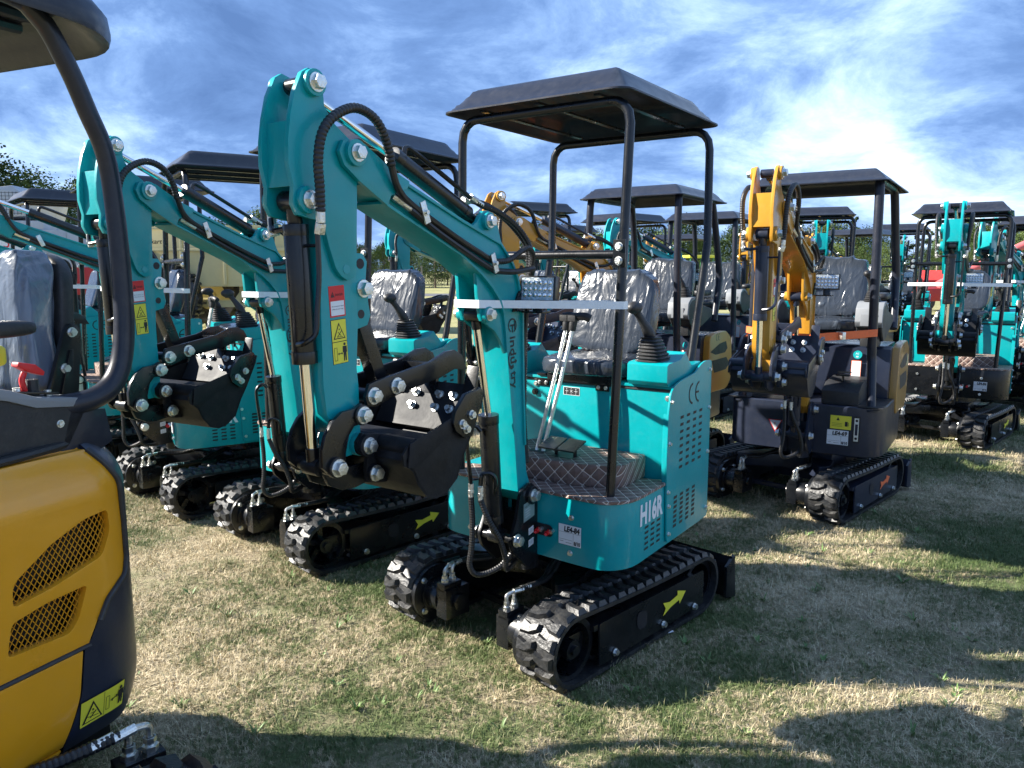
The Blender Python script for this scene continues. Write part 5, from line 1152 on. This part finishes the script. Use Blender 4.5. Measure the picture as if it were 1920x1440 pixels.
WEED = pmat('weed_leaf', (.12, .20, .055), .6, var=.25)
wm = MB(); rw = random.Random(5)
for _ in range(150):
    y = rw.uniform(2.3, 5.2); x = rw.uniform(-.62, .66) * y; q = weed_mesh(rw.random(), rw.randint(6, 14), rw.uniform(.03, .07)); wm.add([(vx + x, vy + y, vz) for vx, vy, vz in q.v], q.f)
tag(link('weeds', wm.mesh('weeds', WEED)), 'scattered green weeds growing through the dry grass', kind='stuff')
# ================================================================ big yellow machine cut by the left edge
FG = bpy.data.objects.new('excavator', None); COL.objects.link(FG); FG.location = (-1.745, 1.657, 0); FG.rotation_euler = (0, 0, R(270 - 24)); bpy.context.view_layer.update()
tag(FG, 'large yellow excavator close by at the left edge, with mesh grilles and dark counterweight corner', 'excavator', G2)
XC, RC, YS = -.48, .18, .55; UA = -XC; UB = UA + RC * math.pi / 2
def surf(u, z, off=0.0):
    q = (-.055 * max(0, (z - .985) / .115) ** 2 if z > .985 else 0) - (.035 * ((.50 - z) / .15) ** 2 if z < .50 else 0)
    if u <= UA: p, n = V((-u, YS, z)), V((0, 1, 0))
    elif u <= UB: a = (u - UA) / RC; n = V((-math.sin(a), math.cos(a), 0)); p = V((XC, YS - RC, z)) + n * RC
    else: p, n = V((XC - RC, YS - RC - (u - UB), z)), V((-1, 0, 0))
    return p + n * (off + q)
def sheet(ulo, uhi, zs, off=0., th=.014, nu=26):
    mb = MB(); vs = []; nz = len(zs)
    for k, t in ((0, 0), (1, -th)):
        for z in zs:
            a, b = ulo(z), uhi(z)
            for i in range(nu + 1): vs.append(surf(a + (b - a) * i / nu, z, off + t))
    m = nu + 1; N_ = m * nz; fs = []
    for j in range(nz - 1):
        for i in range(nu):
            a, b, c, d = j * m + i, j * m + i + 1, (j + 1) * m + i + 1, (j + 1) * m + i; fs += [(a, b, c, d), (N_ + d, N_ + c, N_ + b, N_ + a)]
    ring = list(range(m)) + [j * m + nu for j in range(1, nz)] + [(nz - 1) * m + i for i in range(nu - 1, -1, -1)] + [j * m for j in range(nz - 2, 0, -1)]
    for a, b in zip(ring, ring[1:] + ring[:1]): fs.append((b, a, N_ + a, N_ + b))
    mb.add(vs, fs); return mb
def interp(tab):
    def f(z):
        if z <= tab[0][0]: return tab[0][1]
        for (a, p), (b, q) in zip(tab, tab[1:]):
            if z <= b: t = (z - a) / (b - a); return p + (q - p) * t
        return tab[-1][1]
    return f
ub1 = interp([(.62, .425), (.684, .462), (.715, .480), (.735, .505), (.758, .545), (.80, .557), (.90, .557), (1.012, .550), (1.06, .53), (1.10, .505)])
ub2 = interp([(.375, .350), (.50, .392), (.61, .409)])
U0 = -.75
zs1 = [.622 + (1.10 - .622) * i / 40 for i in range(41)]; zs2 = [.375 + (.610 - .375) * i / 16 for i in range(17)]; zs3 = [.35 + .76 * i / 44 for i in range(45)]
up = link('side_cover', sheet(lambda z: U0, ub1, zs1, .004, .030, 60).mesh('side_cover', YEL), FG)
G1_ = [(-.249, .787), (-.254, .842), (-.353, .906), (-.44, .940), (-.508, .948), (-.512, .89), (-.482, .832), (-.351, .800)]
G2_ = [(-.226, .676), (-.243, .752), (-.33, .768), (-.436, .773), (-.406, .695), (-.380, .668)]
def cutter(poly):
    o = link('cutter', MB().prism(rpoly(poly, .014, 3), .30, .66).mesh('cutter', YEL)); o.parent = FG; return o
cuts = [cutter(G1_), cutter(G2_)]
bpy.context.view_layer.update()
for c in cuts: md = up.modifiers.new('b', 'BOOLEAN'); md.operation = 'DIFFERENCE'; md.object = c; md.solver = 'EXACT'
md = up.modifiers.new('v', 'BEVEL'); md.width = .006; md.segments = 3; md.limit_method = 'ANGLE'; md.angle_limit = R(45)
me = bpy.data.meshes.new_from_object(up.evaluated_get(bpy.context.evaluated_depsgraph_get())); up.modifiers.clear(); up.data = me; me.shade_smooth(); me.set_sharp_from_angle(angle=R(50))
for c in cuts: bpy.data.objects.remove(c)
def clipline(poly, p, d):      # clip an infinite line to a convex polygon
    t0, t1 = -9, 9; n = len(poly); ar = sum(poly[i][0] * poly[(i + 1) % n][1] - poly[(i + 1) % n][0] * poly[i][1] for i in range(n)); s = 1 if ar > 0 else -1
    for i in range(n):
        a, b = V(poly[i]), V(poly[(i + 1) % n]); nn = V((-(b - a).y, (b - a).x)) * s; den = nn.dot(d); num = nn.dot(p - a)
        if abs(den) < 1e-9:
            if num < 0: return None
            continue
        t = -num / den
        if den > 0: t0 = max(t0, t)
        else: t1 = min(t1, t)
    return (p + d * t0, p + d * t1) if t1 > t0 else None
def surfx(x, z, off): return surf(-x, z, off)
for poly in (G1_, G2_):
    mb = MB(); cx = sum(p[0] for p in poly) / len(poly); cz = sum(p[1] for p in poly) / len(poly); big = [(cx + (x - cx) * 1.04, cz + (z - cz) * 1.05) for x, z in poly]
    for d in (V((.0125, .019)).normalized(), V((-.0125, .019)).normalized()):
        nrm = V((-d.y, d.x))
        for k in range(-19, 20):
            r_ = clipline(big, V((cx, cz)) + nrm * k * .0122, d)
            if not r_: continue
            a, b = r_; w = nrm * .0007; seg = max(1, int((b - a).length / .03)); vs = []
            for i in range(seg + 1):
                p = a.lerp(b, i / seg)
                for q, o_ in ((p - w, -.012), (p + w, -.012), (p + w, -.0145), (p - w, -.0145)): vs.append(surfx(q.x, q.y, o_))
            mb.add(vs, [(i * 4 + j, i * 4 + (j + 1) % 4, i * 4 + 4 + (j + 1) % 4, i * 4 + 4 + j) for i in range(seg) for j in range(4)])
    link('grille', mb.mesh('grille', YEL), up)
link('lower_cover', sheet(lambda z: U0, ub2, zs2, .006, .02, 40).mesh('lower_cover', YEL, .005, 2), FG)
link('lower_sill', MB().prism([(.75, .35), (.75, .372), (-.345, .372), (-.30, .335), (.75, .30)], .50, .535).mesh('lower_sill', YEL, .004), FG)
link('counterweight', sheet(lambda z: (ub1(z) + .010) if z > .616 else (ub2(z) + .010), lambda z: 1.62, zs3, -.002, .03, 50).mesh('counterweight', DARK), FG)
mb = MB(); pl = [(.75, .50), (.75, -.50), (-.50, -.50), (-.61, -.40), (-.635, -.33), (-.635, .33), (-.60, .42), (-.52, .495), (-.45, .505)]
link('engine_bay', MB().prism(pl, .36, 1.06, 'z').mesh('engine_bay', BLACK), FG)
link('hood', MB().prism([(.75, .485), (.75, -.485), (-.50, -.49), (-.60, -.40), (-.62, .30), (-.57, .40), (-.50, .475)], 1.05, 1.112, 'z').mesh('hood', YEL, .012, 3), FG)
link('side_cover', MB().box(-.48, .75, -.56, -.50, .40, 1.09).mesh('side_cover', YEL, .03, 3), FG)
ed = [surf(ub1(z) + .006, z, .008) for z in zs1[4:]]; sm = [surf(.75 * -1 + (.75 + .43) * i / 20, .616, .004) for i in range(21)]
link('gasket', MB().tube(ed, .0075, 8, 1).tube(sm, .006, 6, 1).tube([(.7, .505, 1.10), (.2, .50, 1.108), (-.22, .495, 1.112), (-.40, .485, 1.116), (-.50, .455, 1.116)], .011, 8, 4).mesh('gasket', PLB), FG)
class PrintS(Print):       # a print that follows the curved counterweight; x = distance round the corner
    def P(s, x, y, l): return surf(x, y, .0012 + .0006 * l)
ps = PrintS((0, 0, 0), (-1, 0, 0), (0, 0, 1))
def band(m, u0, u1, z0, z1, l, n=10):
    for i in range(n):
        a, b = u0 + (u1 - u0) * i / n, u0 + (u1 - u0) * (i + 1) / n; ps.poly(m, [(a, z0), (b, z0), (b, z1), (a, z1)], l)
band(INK, .393, .527, .399, .473, 0); band(YV, .3945, .5255, .4005, .4715, 1); band(INK, .4605, .4615, .4025, .4700, 2, 1)
ps.poly(INK, [(.399, .407), (.457, .407), (.428, .464)], 2); ps.poly(YV, [(.4055, .4105), (.4505, .4105), (.428, .4555)], 3); ps.line(INK, .420, .418, .436, .434, .003, 4); ps.line(INK, .412, .424, .444, .418, .0018, 4); ps.line(INK, .420, .432, .436, .430, .0018, 4); ps.disc(INK, .427, .440, .003, 4, 10)
for a in ((.466, .415, .466, .452), (.476, .415, .476, .452), (.466, .415, .476, .415), (.466, .452, .476, .452)): ps.line(INK, *a, .0012, 2)
ps.line(INK, .483, .436, .498, .440, .0026, 2); ps.poly(INK, [(.479, .435), (.486, .431), (.485, .441)], 2); ps.poly(INK, [(.502, .441), (.495, .445), (.496, .435)], 2)
ps.poly(INK, [(.505, .412), (.510, .412), (.512, .432), (.514, .412), (.519, .412), (.5195, .434), (.522, .436), (.521, .452), (.503, .452), (.502, .436), (.505, .434)], 2); ps.disc(INK, .512, .4575, .0048, 2, 12)
link('warning_sticker', ps.build('warning_sticker'), FG)
# canopy
for s in (1, -1):
    pts = [(.05, .20, 1.19), (-.25, .25, 1.20), (-.42, .40, 1.208), (-.50, .455, 1.212), (-.562, .478, 1.225), (-.615, .48, 1.262), (-.648, .48, 1.34), (-.660, .48, 1.476), (-.655, .48, 1.698), (-.638, .48, 1.845), (-.600, .475, 1.945), (-.557, .47, 2.048), (-.500, .46, 2.145), (-.40, .44, 2.185), (.1, .43, 2.19)]
    link('canopy_post', MB().tube([(x, y * s, z) for x, y, z in pts], lambda i: .0285 if i < 25 else max(.0235, .0285 - .0003 * (i - 25)), 16, 5).mesh('canopy_post', ROOF), FG)
    link('canopy_post', MB().tube([(.70, .52 * s, .70), (.66, .50 * s, 1.2), (.62, .48 * s, 1.9), (.56, .46 * s, 2.12), (.40, .44 * s, 2.19)], .028, 14, 5).mesh('canopy_post', ROOF), FG)
    link('post_bracket', MB().prism([(-.585, 1.19), (-.60, 1.10), (-.50, 1.06), (-.42, 1.06), (-.455, 1.11), (-.485, 1.20)], *sorted((s * .46, s * .475))).mesh('post_bracket', ROOF, .003), FG)
def roofFG():
    mb = MB(); X0, X1, YW = -.765, .85, .55; n = 8
    def ring(ins, z, rr):
        out = []
        for cx, cy, a0 in ((X0 + ins + rr, YW - ins - rr, 90), (X0 + ins + rr, -YW + ins + rr, 180), (X1 - ins - rr, -YW + ins + rr, 270), (X1 - ins - rr, YW - ins - rr, 0)):
            for i in range(n + 1):
                a = R(a0 + 90 * i / n); out.append((cx + rr * math.cos(a), cy + rr * math.sin(a), z))
        return out
    prof = [(.10, 2.20, .20), (.05, 2.165, .24), (.015, 2.135, .27), (.0, 2.130, .28), (-.004, 2.15, .28), (.0, 2.19, .28), (.035, 2.235, .25), (.05, 2.24, .24), (.052, 2.262, .24), (.045, 2.285, .24), (.06, 2.33, .22), (.10, 2.355, .18), (.25, 2.375, .12)]
    vs = []
    for p in prof: vs += ring(*p)
    m = 4 * (n + 1); fs = [(k * m + i, k * m + (i + 1) % m, (k + 1) * m + (i + 1) % m, (k + 1) * m + i) for k in range(len(prof) - 1) for i in range(m)]
    fs += [tuple(range(m - 1, -1, -1)), tuple(range((len(prof) - 1) * m, len(prof) * m))]; mb.add(vs, fs)
    o = link('canopy_roof', mb.mesh('canopy_roof', ROOF, 0, ang=40), FG)
    rb = MB()
    for i in range(7):
        y = -.42 + .12 * i; rb.tube([(-.60, y, 2.198), (-.56, y, 2.190), (.5, y, 2.190), (.54, y, 2.198)], .018, 8, 2)
    link('roof_rib', rb.mesh('roof_rib', ROOF), o)
roofFG()
# side console, seat and levers
cp = [(.35, 1.36), (.10, 1.345), (-.20, 1.300), (-.330, 1.262), (-.395, 1.236), (-.532, 1.207), (-.534, 1.185), (-.482, 1.103), (-.449, 1.094), (-.315, 1.075), (.10, 1.08), (.35, 1.15)]
pods = []
for s in (1, -1):
    cn = link('side_console', MB().prism(rpoly(cp, .02, 3), *sorted((s * .28, s * .475))).mesh('side_console', PLB, .016, 3), FG); pods.append(cn)
    tp = [(.36, 1.372), (.10, 1.357), (-.20, 1.312), (-.335, 1.274), (-.400, 1.248), (-.545, 1.226), (-.540, 1.204), (-.395, 1.222), (-.330, 1.248), (-.20, 1.286), (.10, 1.333), (.36, 1.346)]
    link('trim', MB().prism(tp, *sorted((s * .272, s * .483))).mesh('trim', GREY, .006, 2), cn)
    link('arm_rest', softbox((-.255, s * .42, 1.412), (.19, .042, .021), .5, 28, 12).mesh('arm_rest', PLB, 0, ang=70), FG)
    link('arm_rest_post', MB().tube([(-.10, s * .40, 1.33), (-.13, s * .40, 1.40)], .014, 10, 2).mesh('arm_rest_post', PLB), FG)
cn = pods[0]
link('bolt', MB().hexb((-.457, .475, 1.172), (0, 1, 0), .008, .006).mesh('bolt', ZN), cn)
link('plate', MB().box(-.475, -.365, .395, .455, 1.250, 1.256, Matrix.Translation((-.42, 0, 1.25)) @ Matrix.Rotation(R(-9), 4, 'Y') @ Matrix.Translation((.42, 0, -1.25))).mesh('plate', BLACK, .001), cn)
for x, z in ((-.385, 1.262), (-.462, 1.246)): link('bolt', MB().cyl((x, .43, z - .008), (x, .43, z + .008), .009, n=6).mesh('bolt', ZN), cn)
lv = link('safety_lever', MB().cyl((-.425, .43, 1.245), (-.425, .43, 1.285), .014, n=10).mesh('safety_lever', PLB), FG)
link('grip', MB().tube([(-.405, .43, 1.258), (-.400, .43, 1.285), (-.408, .43, 1.305)], .007, 10, 4).prism([(-.384, 1.322), (-.388, 1.332), (-.43, 1.322), (-.452, 1.302), (-.448, 1.292), (-.425, 1.300), (-.41, 1.306)], .418, .442).mesh('grip', RED, .003, 2), lv)
def fnb(p):
    p = p.copy(); p.x -= .10 * (p.z + .2) ; p.y *= 1 - .12 * max(0, p.z); return p
link('seat_back', softbox((-.56, -.02, 1.385), (.060, .285, .215), .36, 90, 64, .030, 9, ax=(3, 8, 2.2), fn=fnb).mesh('seat_back', PLAST2, 0, ang=80), FG)
link('seat_cushion', softbox((-.28, -.02, 1.20), (.26, .27, .06), .4, 60, 24, .018, 4, ax=(6, 4, 6)).mesh('seat_cushion', PLAST2, 0, ang=80), FG)
link('seat_shell', softbox((-.645, -.02, 1.40), (.030, .27, .20), .36, 40, 30, fn=fnb).mesh('seat_shell', PLB, 0, ang=80), FG)
link('seat_box', MB().box(-.56, .05, -.27, .27, 1.08, 1.17).mesh('seat_box', BLACK, .01), FG)
bk = link('hinge_bracket', MB().prism(rpoly([(-.545, 1.20), (-.612, 1.385), (-.632, 1.408), (-.656, 1.398), (-.662, 1.37), (-.640, 1.20)], .012, 3), .288, .302).mesh('hinge_bracket', BLACK, .004, 2), FG)
link('rib', MB().prism(rpoly([(-.585, 1.215), (-.622, 1.335), (-.632, 1.335), (-.622, 1.215)], .005), .302, .308).mesh('rib', BLACK, .002), bk)
for x, z in ((-.634, 1.382), (-.606, 1.285)): link('bolt', MB().hexb((x, .302, z), (0, 1, 0), .011, .012).mesh('bolt', ZN), bk)
sb = link('seat_belt_reel', softbox((-.40, .27, 1.335), (.06, .03, .028), .4, 20, 12).mesh('seat_belt_reel', YV, 0, ang=70), FG)
link('plastic_film', softbox((-.40, .27, 1.34), (.085, .045, .042), .5, 40, 24, .02, 2, ax=(9, 9, 9)).mesh('plastic_film', bpy.data.materials['clear_plastic_wrap'], 0, ang=80), sb) if False else None
# undercarriage: same kit, larger, travel motors at the rear end
um = Mach('undercarriage'); undercarriage(um, DARK, ORG); um.root.parent = FG; bpy.context.view_layer.update()
Mw = Matrix.Translation((-1.731, 1.467, 0)) @ Matrix.Rotation(R(270 - 224.5), 4, 'Z') @ Matrix.Scale(1.25, 4)
Mloc = FG.matrix_basis.inverted() @ Mw
for ch in list(um.root.children): ch.parent = FG; ch.matrix_local = Mloc
bpy.data.objects.remove(um.root)
link('slew_column', MB().cyl((0, 0, .50), (0, 0, .40), .30, n=40).mesh('slew_column', BLACK), FG)
